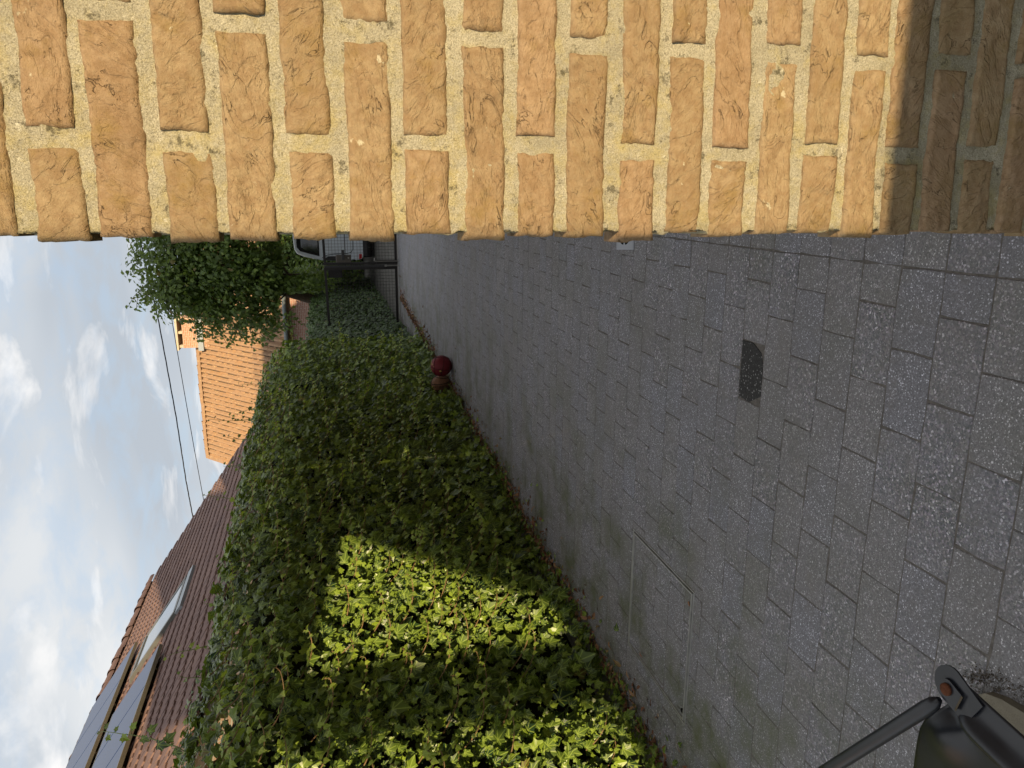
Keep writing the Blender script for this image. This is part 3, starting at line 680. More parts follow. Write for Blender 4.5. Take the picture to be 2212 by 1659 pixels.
# small weeds at the foot of the ivy
def weed(x, y, seed, L, lab):
    rs = random.Random(seed); mb = MB(); r3 = np.random.default_rng(seed); LP, LN, LT, LS = [], [], [], []
    for k in range(5):
        a = rs.uniform(-1, 1.2); el = rs.uniform(.2, .9); d = Vector((math.cos(a)*math.cos(el), math.sin(a)*math.cos(el), math.sin(el)))
        pts = [Vector((x, y, 0))+d*L*t-Vector((0, 0, .25*L*t*t)) for t in (0, .25, .5, .75, 1)]; mb.tube(pts, [.002, .0018, .0015, .001, .0006], 4)
        for t in range(1, 12):
            q = pts[0]+d*L*(t/11)-Vector((0, 0, .25*L*(t/11)**2))
            for sd in (-1, 1): LP.append(q); LN.append((0, 0, 1)); LT.append(tuple(Vector((0, 0, 1)).cross(d)*sd+d*.5)); LS.append(.05*L/.2*(1.1-t/12))
    v, f, uv = leaves(np.array(LP), np.array(LN, float), np.array(LT, float), np.array(LS), YOUNG*np.array([1, .4]), YF, rs=r3)
    nv = len(mb.V); V = mb.V+[tuple(q) for q in v]; F = mb.F+[tuple(int(k_)+nv for k_ in q) for q in f]
    part('weed', V, F, None, None, loc=(x, y, 0), mats=[gstem_m, ivy_m], midx=[0]*len(mb.F)+[1]*len(f), uv=np.r_[np.full((nv, 2), .5), uv], label=lab, cat='weed')
weed(-2.15, 7.55, 5, .34, 'feathery green weed at the foot of the ivy just before the basketballs')
weed(-2.25, 6.0, 6, .26, 'feathery green weed low against the ivy halfway along the hedge')

# ------------------------------------------------------------------ second ivy bank beyond the gate
bank = thing('ivy_hedge', (-2.4, 16, 0), 'lower shaded ivy bank beyond the metal gate', 'ivy hedge')
def xb(y): return -2.16-.01*(y-14)+.10*noise.noise(Vector((y*.5, 1, 1)))-(.05 if y > 12.5 else 0)
def zb_(y): return 1.62+.10*noise.noise(Vector((y*.7, 3, 1)))
V = []; 
for i in range(41):
    y = 10.9+12*i/40
    for x, z in ((xb(y)-.18, 0), (xb(y)-.2, .7), (xb(y)-.25, zb_(y)-.3), (xb(y)-.5, zb_(y)-.12), (xb(y)-1.5, zb_(y)-.1), (xb(y)-1.6, 0)): V.append((x+.05*noise.noise(Vector((y*2, z*2, 0))), y, z))
F = [(i*6+j, (i+1)*6+j, (i+1)*6+j+1, i*6+j+1) for i in range(40) for j in range(5)]+[tuple(range(6)), tuple(240+j for j in range(5, -1, -1))]
part('woody_core', V, F, core_m, bank)
n = 11000; r2 = np.random.default_rng(21); y = 10.9+12.1*r2.random(n)**1.0; q = r2.random(n); sd = r2.random(n); zt = np.array([zb_(a) for a in y]); xx = np.array([xb(a) for a in y])
fr_ = sd < .72
z = np.where(fr_, zt*q, zt+.1*r2.random(n)-.05); x = np.where(fr_, xx-.12*r2.random(n)-.12*np.maximum(0, (z/zt-.8)/.2), xx-.1-1.2*r2.random(n))
N_ = np.where(fr_[:, None], [[.8, -.25, .5]], [[.2, -.35, 1]])+r2.normal(0, .4, (n, 3)); T_ = np.array([[.3, -.3, -.85]])+r2.normal(0, .4, (n, 3))
V, F, UV = leaves(np.c_[x, y, z], N_, T_, r2.uniform(.035, .075, n), LEAF, LF); part('foliage', V, F, dark_ivy_m, bank, uv=UV, kind='stuff')

# ------------------------------------------------------------------ tree beyond the gate
tree = thing('tree', (-2.2, 18.3, 0), 'broad dark green leafy tree behind the gate and the van', 'tree')
mb = MB(); mb.tube([(-2.75, 19.1, 0), (-2.6, 19.0, 1.2), (-2.2, 18.9, 2.4), (-1.8, 18.8, 3.6), (-1.7, 18.7, 4.8)], [.16, .13, .11, .07, .03], 9); mb.go('trunk', bark_m, tree, smooth=True)
r2 = np.random.default_rng(33); n = 30000
C_ = np.array([-1.15, 18.8, 3.15]); RAD = np.array([2.15, 1.7, 2.25])
P = []; 
lobes = [(C_+RAD*unit(r2.normal(0, 1, 3))*r2.uniform(.45, .85), r2.uniform(.38, .75)) for k in range(46)]
lobes += [(np.array(c), r_) for c, r_ in (((-2.7, 18.2, 3.3), .5), ((-2.95, 18.1, 2.75), .42), ((-2.65, 18, 3.9), .45), ((-2.3, 18, 4.6), .5), ((-2.2, 18.2, 5.05), .35), ((-1.6, 18.2, 5.2), .4), ((-2.35, 18.3, 2.2), .35), ((-1.0, 18.2, 4.9), .5),
          ((-2.3, 18.1, 2.5), .5), ((-2.5, 18.1, 3.1), .5), ((-2.2, 18.0, 3.5), .55), ((-1.7, 18.0, 3.0), .6), ((-2.55, 18.2, 3.9), .5), ((-2.1, 18.2, 4.4), .55), ((-1.9, 18.0, 2.6), .5), ((-1.2, 17.9, 3.4), .7), ((-1.3, 17.9, 4.3), .7), ((-2.5, 21.5, 1.2), .8), ((-2.0, 23.8, 1.3), .9), ((-1.0, 24.6, 2.0), 1.0), ((0, 24.8, 2.2), 1.), ((-2.6, 19.0, 2.6), .6), ((-2.2, 19.0, 3.0), .6), ((-1.6, 19, 3.4), .7), ((-2.2, 18.6, 4.0), .6), ((-1.5, 18.6, 4.5), .6), ((-1.0, 18.5, 3.8), .7), ((-2.3, 20.3, 1.2), .6), ((-2.4, 20.3, .8), .6), ((-2.3, 20.8, 1.7), .6), ((-2.1, 20.6, 1.0), .5), ((-2.5, 19.5, 2.0), .5), ((-2.2, 18.8, 2.3), .5), ((-1.6, 18.7, 2.5), .45), ((-1.2, 18.6, 2.5), .4), ((-.8, 18.6, 2.6), .4))]
wts = np.array([r_**2.2 for c, r_ in lobes]); pick = r2.choice(len(lobes), n, p=wts/wts.sum())
dirs = unit(r2.normal(0, 1, (n, 3))); rad = np.array([lobes[k][1] for k in pick])*(.30+.80*r2.random(n)**.6)
P = np.array([lobes[k][0] for k in pick])+dirs*rad[:, None]*np.array([1, 1, .9])
keep = ~((P[:, 2] < 2.25) & (P[:, 0] > -1.85) & (P[:, 1] < 23.9)) & (P[:, 2] > .15) & ~((P[:, 0]/P[:, 1] < -.122) & (P[:, 2] < 1.4+.052*P[:, 1])); P = P[keep]; dirs = dirs[keep]; n = len(P)
N_ = dirs*.6+np.array([[0, -.35, .6]])+r2.normal(0, .5, (n, 3)); T_ = np.array([[0, 0, -.7]])+dirs*.5+r2.normal(0, .5, (n, 3))
V, F, UV = leaves(P, N_, T_, r2.uniform(.07, .13, n), YOUNG, YF); part('crown', V, F, tree_m, tree, uv=UV)
mb = MB(); rs = random.Random(9)
for c, r_ in lobes:
    if c[2] < 2.7: continue
    a = Vector((-2.0+rs.uniform(-.1, .2), 18.9, min(4.2, max(1.0, c[2]-.9)))); b = Vector(c); mb.tube([a, (a+b)/2+Vector((0, 0, .12)), b], [.03, .018, .006], 5)
mb.go('branch', bark_m, tree)
# trailing twigs on the side of the far roof
LP, LN, LT, LS = [], [], [], []; mb = MB()
for k in range(46):
    z0 = rs.uniform(1.9, 5.2); x0 = -2.55-.55*math.sin(math.pi*(z0-1.4)/4.0) if z0 < 4.4 else -2.3+.3*(z0-4.6); y0 = rs.uniform(17.7, 18.6)
    d = Vector((-.6, rs.uniform(-.4, .3), rs.uniform(-.5, .8) if z0 < 4.4 else rs.uniform(.3, 1.1))).normalized(); L = rs.uniform(.25, .62); p = Vector((x0+.25, y0, z0)); pts = [p]
    for i in range(7):
        d = (d+Vector((rs.uniform(-.1, .1), 0, -.07))).normalized(); p = p+d*L/7*1.2; pts.append(p)
        for sd in (-1, 1):
            if rs.random() < .8: LP.append(p+Vector((rs.uniform(-.05, .05), rs.uniform(-.05, .05), sd*.03))); LN.append((rs.uniform(-.5, .5), -1, rs.uniform(-.2, .8))); LT.append((rs.uniform(-.6, .4), 0, -.6+sd*.4)); LS.append(rs.uniform(.05, .10))
    mb.tube(pts, .005, 4)
mb.go('twig', bark_m, tree, kind='stuff'); v, f, uv = leaves(np.array(LP), np.array(LN, float), np.array(LT, float), np.array(LS), YOUNG, YF); part('outer_leaves', v, f, tree_m, tree, uv=uv)

shr = thing('shrub', (-1.4, 24.6, 0), 'dark dense shrubs filling the end of the drive behind the van', 'shrub')
V = []; 
for i in range(15):
    for j in range(8): x = -2.75+4.75*i/14; z = 3.0*j/7; V.append((x, 24.75+.25*noise.noise(Vector((x*1.3, z*1.3, 2)))+.6*max(0, j/7-.7), z))
part('woody_core', V, [(i*8+j, (i+1)*8+j, (i+1)*8+j+1, i*8+j+1) for i in range(14) for j in range(7)], core_m, shr)
r2 = np.random.default_rng(51); n = 4500; x = -2.85+4.85*r2.random(n); z = 3.2*r2.random(n)
V, F, UV = leaves(np.c_[x, 24.75-.45*r2.random(n)+.25*np.array([noise.noise(Vector((a*1.3, b*1.3, 2))) for a, b in zip(x, z)]), z], np.array([[.2, -.7, .5]])+r2.normal(0, .45, (n, 3)), np.array([[0, -.2, -.8]])+r2.normal(0, .5, (n, 3)), r2.uniform(.07, .13, n), YOUNG, YF)
part('foliage', V, F, tree_m, shr, uv=UV, kind='stuff')

# ------------------------------------------------------------------ house with brown tiled roof behind the hedge
left = thing('tiled_house', (-7.39, 10, 0), 'house behind the ivy with brown tiled roof, roof window and solar panels', 'house')
SLP = R(35); RX, RZ, RY = -7.39, 4.877, 15.0
db = Vector((math.cos(SLP), 0, -math.sin(SLP))); nb = Vector((math.sin(SLP), 0, math.cos(SLP))); ab = Vector((0, -1, 0))
def RP(y, s_, h=0.): return Vector((RX, y, RZ))+db*s_+nb*h
hw = MB(); hw.box((-11.6, 2.5, -.1), (-3.6, 14.85, 2.1)); hw.prism([(-11.6, 14.85, 2.1), (-3.6, 14.85, 2.1), (-7.39, 14.85, 4.75)], (0, -12.3, 0)); hw.go('wall', house_brick, left)
MB().prism([RP(14.9, 0, -.06), RP(14.9, 4.3, -.06), RP(14.9, 4.3, -.10), RP(14.9, 0, -.12)], (0, -12.5, 0)).go('roof_underlay', bark_m, left)
bk = Vector((-math.cos(SLP), 0, -math.sin(SLP)))
MB().prism([Vector((RX, 15, RZ)), Vector((RX, 15, RZ))+bk*5, Vector((RX, 15, RZ-.05))+bk*5, Vector((RX, 15, RZ-.05))], (0, -12.5, 0)).go('rear_roof', tile_m, left)
TW, TG = .128, .205
def tile_mesh(seed):
    rs = random.Random(seed); w2 = TW-.001; g = TG+.05; V = []; q = MB(); c = .022
    # outline from above: rounded lower corners leave dark notches between neighbours; slightly dished face with a side rib
    out_ = [(0, 0), (w2, 0), (w2, g-.080), (w2-.020, g-.052), (w2-.030, g), (.030, g), (.020, g-.052), (0, g-.080)]
    def hh(x, y): return .004+.020*y/g + .0015*math.cos((x/w2-.5)*math.pi*2)*-1 + rs.uniform(-.0012, .0012)
    top = [(x, y, hh(x, y)) for x, y in out_]; bot = [(x, y, hh(x, y)-.030) for x, y in out_]
    mid = (w2/2, g/2, hh(w2/2, g/2)+.004)
    V = top+bot+[mid]; F = [(16, (i+1) % 8, i) for i in range(8)]+[(i, (i+1) % 8, 8+(i+1) % 8, 8+i) for i in range(2, 7)]
    return q.add(V, F)
tms = [tile_mesh(k) for k in range(5)]
tmm = [t.me('roof_tile', tile_m) for t in tms]
Rm = Matrix((ab, db, nb)).transposed()
slots = []
skyl = (9.50, 10.52, 1.45, 2.62)
for r_ in range(20):
    for c_ in range(96):
        y = 15.05-c_*TW; s_ = -.03+r_*TG
        if skyl[0] < y-TW/2 < skyl[1] and skyl[2]-.03 < s_+.10 < skyl[3]: continue
        slots.append((y, s_))
def vis_roof(q):
    p = RP(q[0], q[1]); v = p-Vector((0, 0, H)); w_ = v.dot(fwd); u = v.dot(RI)/w_*1630; vv = -v.dot(UP)/w_*1630
    if p.z < 2.15 or u < -850 or u > 300 or abs(vv) > 1130: return 1e9
    # hidden below the hedge top or under the panels
    hx = xf(5)-.1; t = hx/p.x; zh = H+(p.z-H)*t
    if zh < 2.10: return 1e9
    if q[0] < 9.0 and 1.55 < q[1] < 2.45 or q[0] < 10.7 and q[1] < 1.15: return 1e8
    return v.length
slots.sort(key=vis_roof); fm = MB(); rs = random.Random(2)
for i, (y, s_) in enumerate(slots):
    if y < 3.2: continue
    if i < 300: link('roof_tile', tmm[i % 5], left, RP(y, s_, rs.uniform(-.002, .003)), Rm @ Matrix.Rotation(rs.gauss(0, .012), 3, 'Z'))
    else:
        t = tms[i % 5]; h_ = rs.uniform(-.002, .003); fm.add([RP(y, s_, h_)+ab*v[0]+db*v[1]+nb*v[2] for v in t.V], t.F)
fm.go('roof_tiles', tile_m, left, kind='stuff')
# half-round ridge tiles
def ridge_mesh(L, r1, r2_, mat, ax=0):
    q = MB(); n = 8
    for (x0, x1, ra, rb) in ((0, L, r1, r2_),):
        V = [(x, r*math.cos(R(-10+200*k/n)), r*math.sin(R(-10+200*k/n))) for x, r in ((x0, ra), (x1-.05, rb), (x1-.05, rb+.008), (x1, rb+.008)) for k in range(n+1)]
        q.add(V, [(a*(n+1)+k, a*(n+1)+k+1, (a+1)*(n+1)+k+1, (a+1)*(n+1)+k) for a in range(3) for k in range(n)])
    return q.me('ridge_tile', mat)
rmesh = ridge_mesh(.34, .085, .095, tile_m); Rr = Matrix((Vector((0, -1, 0)), Vector((1, 0, 0)), Vector((0, 0, 1)))).transposed()
for k in range(30): link('ridge_tile', rmesh, left, (RX+rs.uniform(-.012, .012), 14.9-k*.32, RZ+.0+rs.uniform(-.008, .012)), Rr @ Matrix.Rotation(rs.gauss(0, .015), 3, 'Y'))
# roof window
swy0, swy1, sws0, sws1 = 9.52, 10.50, 1.50, 2.60
sw = MB()
def rbox(q, ya, yb, sa, sb, h0, h1): q.obox(RP(yb, sa, h0), ab, db, nb, yb-ya, sb-sa, h1-h0)
rbox(sw, swy0, swy0+.07, sws0, sws1, -.03, .065); rbox(sw, swy1-.07, swy1, sws0, sws1, -.03, .065); rbox(sw, swy0+.07, swy1-.07, sws0, sws0+.09, -.03, .07); rbox(sw, swy0+.07, swy1-.07, sws1-.07, sws1, -.03, .06)
swo = sw.go('roof_window', frame_m, left)
q = MB(); rbox(q, swy0+.07, swy1-.07, sws0+.09, sws1-.07, .045, .058); q.go('glass', sky_glass, swo)
q = MB(); rbox(q, swy0-.06, swy1+.10, sws1+.012, sws1+.14, .0, .055); q.go('flashing', lead_m, swo)
for a4 in ((swy0-.014, swy0-.002, sws0-.03, sws1, .0, .03), (swy1+.002, swy1+.014, sws0-.03, sws1, .0, .03), (swy0-.002, swy1+.002, sws0-.03, sws0-.002, .0, .04)): q = MB(); rbox(q, *a4); q.go('side_flashing', frame_m, swo)
# solar panels in two rows
def panel_row(y0, n, pw, s0, s1, h):
    for k in range(n):
        yb = y0-k*pw; q = MB(); rbox(q, yb-pw+.018, yb-.012, s0, s1, h, h+.030); p = q.go('solar_panel', pv_m, left)
        for (c, d) in ((s1, s1+.010), (s0-.010, s0)): q = MB(); rbox(q, yb-pw+.004, yb-.001, c, d, h-.012, h+.031); q.go('panel_rail', rail_m, p)
        q = MB(); rbox(q, yb-.5*pw, yb-.5*pw+.04, s0+.05, s1-.05, .02, h); q.go('panel_bracket', rail_m, p)
panel_row(8.74, 6, .80, 1.56, 2.60, .075); panel_row(10.80, 8, .90, .03, 1.20, .08)

# ------------------------------------------------------------------ far house with orange pantiles
fh = thing('pantile_house', (-6, 32.5, 0), 'low house with sunlit orange pantile roof and brick chimney beyond the ivy', 'house')
FX0, FX1, FY, FZ, EY, EZ = -10.82, 1.5, 32.5, 6.33, 28.4, 2.74
fb = Vector((0, EY-FY, EZ-FZ)); FL = fb.length; fb.normalize(); fa = Vector((1, 0, 0)); fn = fa.cross(fb)*-1 if fa.cross(fb).z < 0 else fa.cross(fb)
def FP(x, s_, h=0.): return Vector((x, FY, FZ))+fb*s_+fn*h
q = MB(); q.box((FX0+.25, 28.75, -.1), (FX1, 36.2, 2.62)); q.prism([(FX0+.25, 28.75, 2.62), (FX0+.25, 36.2, 2.62), (FX0+.25, 32.5, 6.1)], (FX1-FX0-.25, 0, 0)); q.go('wall', pink_brick, fh)
MB().prism([FP(FX0+.05, 0, -.05), FP(FX0+.05, FL, -.05), FP(FX0+.05, FL, -.12), FP(FX0+.05, 0, -.12)], (FX1-FX0, 0, 0)).go('roof_underlay', bark_m, fh)
MB().prism([(FX0, FY, FZ), (FX0, 36.6, 2.74), (FX0, 36.6, 2.66), (FX0, FY, FZ-.1)], (FX1-FX0, 0, 0)).go('rear_roof', pan_m, fh)
PW_, PG = .205, .34
def pan_mesh(seed):
    rs = random.Random(seed); q = MB(); n = 8; V = []
    for yv, lift in ((0, 0), (PG+.04, .009)):
        for k in range(n+1):
            t = k/n; V.append((t*PW_*1.04, yv, lift+.062*math.sin(t*2*math.pi-.4)+rs.uniform(-.002, .002)))
    V += [(v[0], v[1], v[2]-.02) for v in V[n+1:]]
    return q.add(V, [(k, k+n+1, k+n+2, k+1) for k in range(n)]+[(n+1+k, 2*n+2+k, 2*n+3+k, n+2+k) for k in range(n)])
pms = [pan_mesh(k) for k in range(5)]; pmm = [p.me('pantile', pan_m) for p in pms]
Rf = Matrix((fa, fb, fn)).transposed(); slots = []
nr = int(FL/PG)+1
for r_ in range(nr):
    for c_ in range(int((FX1-FX0)/PW_)): slots.append((FX0+c_*PW_, .02+r_*PG))
slots.sort(key=lambda q: (0 if (q[0] < -4.9 and FP(*q).z > 3.0) else 1, -FP(*q).z)); fm = MB(); rs = random.Random(6)
for i, (x, s_) in enumerate(slots):
    if s_ > FL-.1: continue
    h_ = rs.uniform(-.004, .006)
    if i < 300: link('pantile', pmm[i % 5], fh, FP(x, s_, h_), Rf @ Matrix.Rotation(rs.gauss(0, .008), 3, 'Z'))
    else: p = pms[i % 5]; fm.add([FP(x, s_, h_)+fa*v[0]+fb*v[1]+fn*v[2] for v in p.V], p.F)
fm.go('pantiles', pan_m, fh, kind='stuff')
for o in (pmm+[bpy.data.meshes[m_.name] for m_ in ()]): o.polygons.foreach_set('use_smooth', np.ones(len(o.polygons), bool))
rm2 = ridge_mesh(.42, .12, .135, pan_m)
for k in range(30): link('ridge_tile', rm2, fh, (FX0-.02+k*.40, FY, FZ+.0+rs.uniform(-.01, .012)), Matrix.Rotation(rs.gauss(0, .02), 3, 'Y'))
q = MB()
for k in range(14): a = FP(FX0-.05, .02+k*PG*1.08, .02); q.obox(a, fa, fb, fn, .12, PG*1.06, .05)
q.go('verge_tile', pan_m, fh)
q = MB(); q.tube([(FX0-.1, EY-.14, EZ-.06), (FX1, EY-.14, EZ-.06)], .075, 10); q.go('gutter', gutter_m, fh)
q = MB(); q.tube([(-6.2, EY-.13, EZ-.1), (-6.2, 28.68, EZ-.5), (-6.2, 28.66, 0)], .045, 8); q.go('downpipe', gutter_m, fh)
cm = MB(); cm.box((-6.0, 32.0, 5.7), (-4.75, 33.0, 6.82)); ch = cm.go('chimney', wall_brick('chimney_brick', (.50, .28, .18), (.42, .21, .13), (.58, .5, .4), .21, .07), fh)
q = MB(); q.box((-6.08, 31.93, 6.98), (-4.67, 33.07, 7.06), .01); q.go('cap_slab', cap_m, ch)
for x in (-5.98, -5.42, -4.87): MB().box((x, 32.02, 6.82), (x+.1, 32.98, 6.98)).go('cap_block', cap_m, ch)
MB().box((-6.12, 31.9, 6.05), (-4.63, 31.985, 6.25)).go('flashing', lead_m, ch)

# ------------------------------------------------------------------ overhead cables
def cable(pts, r, lab):
    P = []
    for a, b in zip(pts[:-1], pts[1:]):
        for k in range(6): P.append(Vector(a).lerp(Vector(b), k/6))
    P.append(Vector(pts[-1])); mb = MB(); mb.tube(P, r, 6)
    part('overhead_cable', mb.V, mb.F, cable_m, None, loc=pts[0], label=lab, cat='cable', group='overhead cables', smooth=True)
def twist(pts, r, lab):
    P = []; 
    for a, b in zip(pts[:-1], pts[1:]):
        for k in range(30): P.append(Vector(a).lerp(Vector(b), k/30))
    mb = MB()
    for ph in (0, 2.1, 4.2): mb.tube([p+Vector((0, math.cos(i*.33+ph), math.sin(i*.33+ph)))*r for i, p in enumerate(P)], r*.9, 5)
    part('overhead_cable', mb.V, mb.F, cable_m, None, loc=pts[0], label=lab, cat='cable', group='overhead cables', smooth=True)
twist([(1.5, 20, 5.85), (-1.15, 20, 5.50), (-3.12, 20, 5.29), (-5.5, 20, 5.125), (-7.28, 20, 5.045), (-8.3, 20, 4.97), (-11, 20, 4.83)], .0085, 'thicker twisted black cable crossing the sky, upper of two')
cable([(1.5, 20, 5.28), (-1.21, 20, 5.10), (-3.02, 20, 4.99), (-4.68, 20, 4.885), (-6.41, 20, 4.77), (-7.84, 20, 4.665), (-11, 20, 4.45)], .0085, 'thinner straight black cable crossing the sky, lower of two')
def pole(x, lab):
    p = thing('utility_pole', (x, 20.2, 0), lab, 'pole'); MB().tube([(x, 20.2, 0), (x, 20.2, 6.4)], [.13, .10], 10).go('shaft', bark_m, p); MB().box((x-.3, 20.02, 5.9), (x+.3, 20.12, 6.0)).go('crossarm', bark_m, p)
pole(1.6, 'wooden utility pole holding the cables behind the brick house')

# ------------------------------------------------------------------ metal gate
GY = 13.72
def gate_leaf(x0, x1, ztop0, ztop1, lab, hinge_left):
    g = thing('gate_leaf', ((x0+x1)/2, GY, 0), lab, 'gate', 'leaves of the metal gate')
    t = .045; zb0 = .035; q = MB()
    q.box((x0, GY-.022, zb0), (x0+t, GY+.022, ztop0), .003).go('upright', steel_m, g); q = MB(); q.box((x1-t, GY-.022, zb0), (x1, GY+.022, ztop1), .003).go('upright', steel_m, g)
    q = MB(); q.prism([(x0+t, GY-.021, ztop0-t), (x1-t, GY-.021, ztop1-t), (x1-t, GY-.021, ztop1-.001), (x0+t, GY-.021, ztop0-.001)], (0, .042, 0)).go('top_rail', steel_m, g)
    q = MB(); q.box((x0+t, GY-.021, zb0+.001), (x1-t, GY+.021, zb0+t), .003).go('bottom_rail', steel_m, g)
    q = MB(); n = int((x1-x0-2*t)/.056)
    for k in range(1, n+1): x = x0+t+(x1-x0-2*t)*k/(n+1); q.box((x-.0022, GY-.0022, zb0+t), (x+.0022, GY+.0022, min(ztop0, ztop1)-t+.004))
    for k in range(1, 22): z = zb0+t+(min(ztop0, ztop1)-2*t-zb0)*k/22; q.box((x0+t, GY-.0068, z-.0022), (x1-t, GY-.0024, z+.0022))
    q.go('wire_mesh', steel_m, g); return g
g1 = gate_leaf(-2.66, -1.235, 1.285, 1.315, 'left mesh gate leaf of dark steel running into the ivy', True)
g2 = gate_leaf(-1.195, .02, 1.315, 1.335, 'right mesh gate leaf of dark steel carrying the lock case and handle', False)
MB().box((-1.150, GY-.034, .84), (-1.02, GY+.03, 1.10), .012).go('lock_case', lockcase_m, g2)
q = MB(); q.tube([(-1.09, GY-.034, .985), (-1.09, GY-.085, .985)], .011, 8); q.box((-1.10, GY-.098, .955), (-.93, GY-.080, 1.005), .006); q.go('handle', trim_m, g2)
MB().tube([(-1.07, GY-.035, .885), (-1.07, GY-.040, .885)], .013, 10).go('keyhole_plate', zinc_m, g2)
q = MB(); q.box((-1.195, GY-.040, .03), (-1.110, GY-.0225, .40)); q.go('bolt_plate', steel_m, g2)
q = MB(); q.tube([(-1.075, GY-.05, .435), (-1.125, GY-.05, .44), (-1.135, GY-.05, .41), (-1.135, GY-.05, .0)], .0085, 8); q.go('drop_bolt', zinc_m, g2)
q = MB(); q.tube([(-1.215, GY-.04, .24), (-1.215, GY-.04, .0)], .009, 8); q.box((-1.232, GY-.045, .22), (-1.2, GY-.03, .26)); q.go('drop_bolt', zinc_m, g1)
q = MB(); q.box((-1.2345, GY-.030, .04), (-1.20, GY-.0225, 1.30)); q.go('meeting_strip', trim_m, g1)
q = MB(); q.box((-1.42, GY+.02, 1.0), (-1.26, GY+.03, 1.24)); q.go('strike_plate', steel_m, g1)
for x, lab in ((-2.73, 'gate post of dark steel hidden in the ivy'), (.09, 'gate post of dark steel behind the brick house')):
    pp = thing('gate_post', (x, GY, 0), lab, 'gate post'); MB().box((x-.05, GY-.05, -.05), (x+.05, GY+.05, 1.38), .005).go('post', steel_m, pp); MB().box((x-.054, GY-.054, 1.38), (x+.054, GY+.054, 1.395), .004).go('post_cap', trim_m, pp)

# ------------------------------------------------------------------ silver van beyond the gate
VX, VY = -.755, 19.55
van = thing('van', (VX, VY+2, 0), 'silver grey van parked beyond the gate, seen from behind', 'van')
def vsec(belt, roof, inset=0.):
    h = [(0, .30), (.72, .30), (.80, .36), (.835, .50), (.85, .80), (.852, 1.0), (.845, 1.20), (.835, min(1.30, belt)), (.80, belt+(roof-belt)*.25), (.74, belt+(roof-belt)*.62), (.665, belt+(roof-belt)*.88), (.56, roof-.02), (.30, roof), (0, roof+.008)]
    h = [(max(0, a-inset), b) for a, b in h]; return h
secs = [(0, 1.30, 1.965, .02), (.05, 1.30, 1.975, .0), (.6, 1.30, 1.985, 0), (2.2, 1.30, 1.97, 0), (2.9, 1.27, 1.88, 0), (3.35, 1.12, 1.30, .0), (3.9, 1.0, 1.10, .05), (4.25, .82, .90, .14)]
V = []; F = []; m_ = 27
for yv, b, r_, ins in secs:
    h = vsec(b, r_, ins); ring_ = [(VX-a, VY+yv, z) for a, z in h]+[(VX+a, VY+yv, z) for a, z in h[::-1][1:]]
    V += ring_
n_ = len(ring_)
for i in range(len(secs)-1): F += [(i*n_+k, i*n_+k+1, (i+1)*n_+k+1, (i+1)*n_+k) for k in range(n_-1)]
F += [tuple(range(n_))[::-1], tuple((len(secs)-1)*n_+k for k in range(n_))]
part('body', V, F, car_m, van, smooth=False)
yb = VY-.004
def vpoly(pts, mat, name, y=yb, d=.012, parent=van): q = MB(); q.prism([(VX+x, y, z) for x, z in pts], (0, -d, 0)); return q.go(name, mat, parent)
rw = vpoly([(-.725, 1.365), (.725, 1.365), (.60, 1.82), (.50, 1.90), (-.50, 1.90), (-.60, 1.82)], rubber_m, 'rear_window', d=.010)
vpoly([(-.655, 1.40), (.655, 1.40), (.575, 1.70), (.50, 1.80), (-.50, 1.80), (-.575, 1.70)], glass_m, 'glass', yb-.0105, .004, rw)
def vline(pts, name='panel_gap', r=.008): q = MB(); q.tube([(VX+x, yb-.002, z) for x, z in pts], r, 5); return q.go(name, trim_m, van)
for s_ in (-1, 1):
    vline([(s_*.76, 1.30), (s_*.70, 1.18), (s_*.675, 1.0), (s_*.67, .72), (s_*.64, .60), (s_*.56, .545), (0, .535)])
    tl = vpoly([(s_*.835, .80), (s_*.72, .80), (s_*.735, 1.16), (s_*.80, 1.27), (s_*.835, 1.25)][::s_], trim_m, 'tail_light', d=.02)
    vpoly([(s_*.80, .40), (s_*.68, .40), (s_*.68, .335), (s_*.78, .335)][::s_], red_lens, 'reflector', yb-.045, .012)
bp = MB(); bp.prism([(VX+x, VY-.045, z) for x, z in ((-.80, .34), (-.74, .30), (.74, .30), (.80, .34), (.835, .47), (.81, .505), (-.81, .505), (-.835, .47))], (0, .06, 0)); bp.go('bumper', car_m, van)
vpoly([(-.74, .30), (.74, .30), (.70, .20), (-.70, .20)], trim_m, 'bumper_skirt', yb+.02, .03)
q = MB(); q.box((VX-.74, VY+.05, .16), (VX+.74, VY+4, .31)); q.go('underbody', trim_m, van)
vpoly([(-.665, .73), (-.665, .745), (.665, .745), (.665, .73)], trim_m, 'panel_crease', yb, .003)
for x in (-.70, .70):
    for yv in (.75, 3.45):
        q = MB(); q.tube([(VX+x-.10, VY+yv, .31), (VX+x+.10, VY+yv, .31)], .31, 24); ty = q.go('wheel', rubber_m, van); q = MB(); q.tube([(VX+x-.105, VY+yv, .31), (VX+x+.105, VY+yv, .31)], .19, 18); q.go('rim', zinc_m, ty)

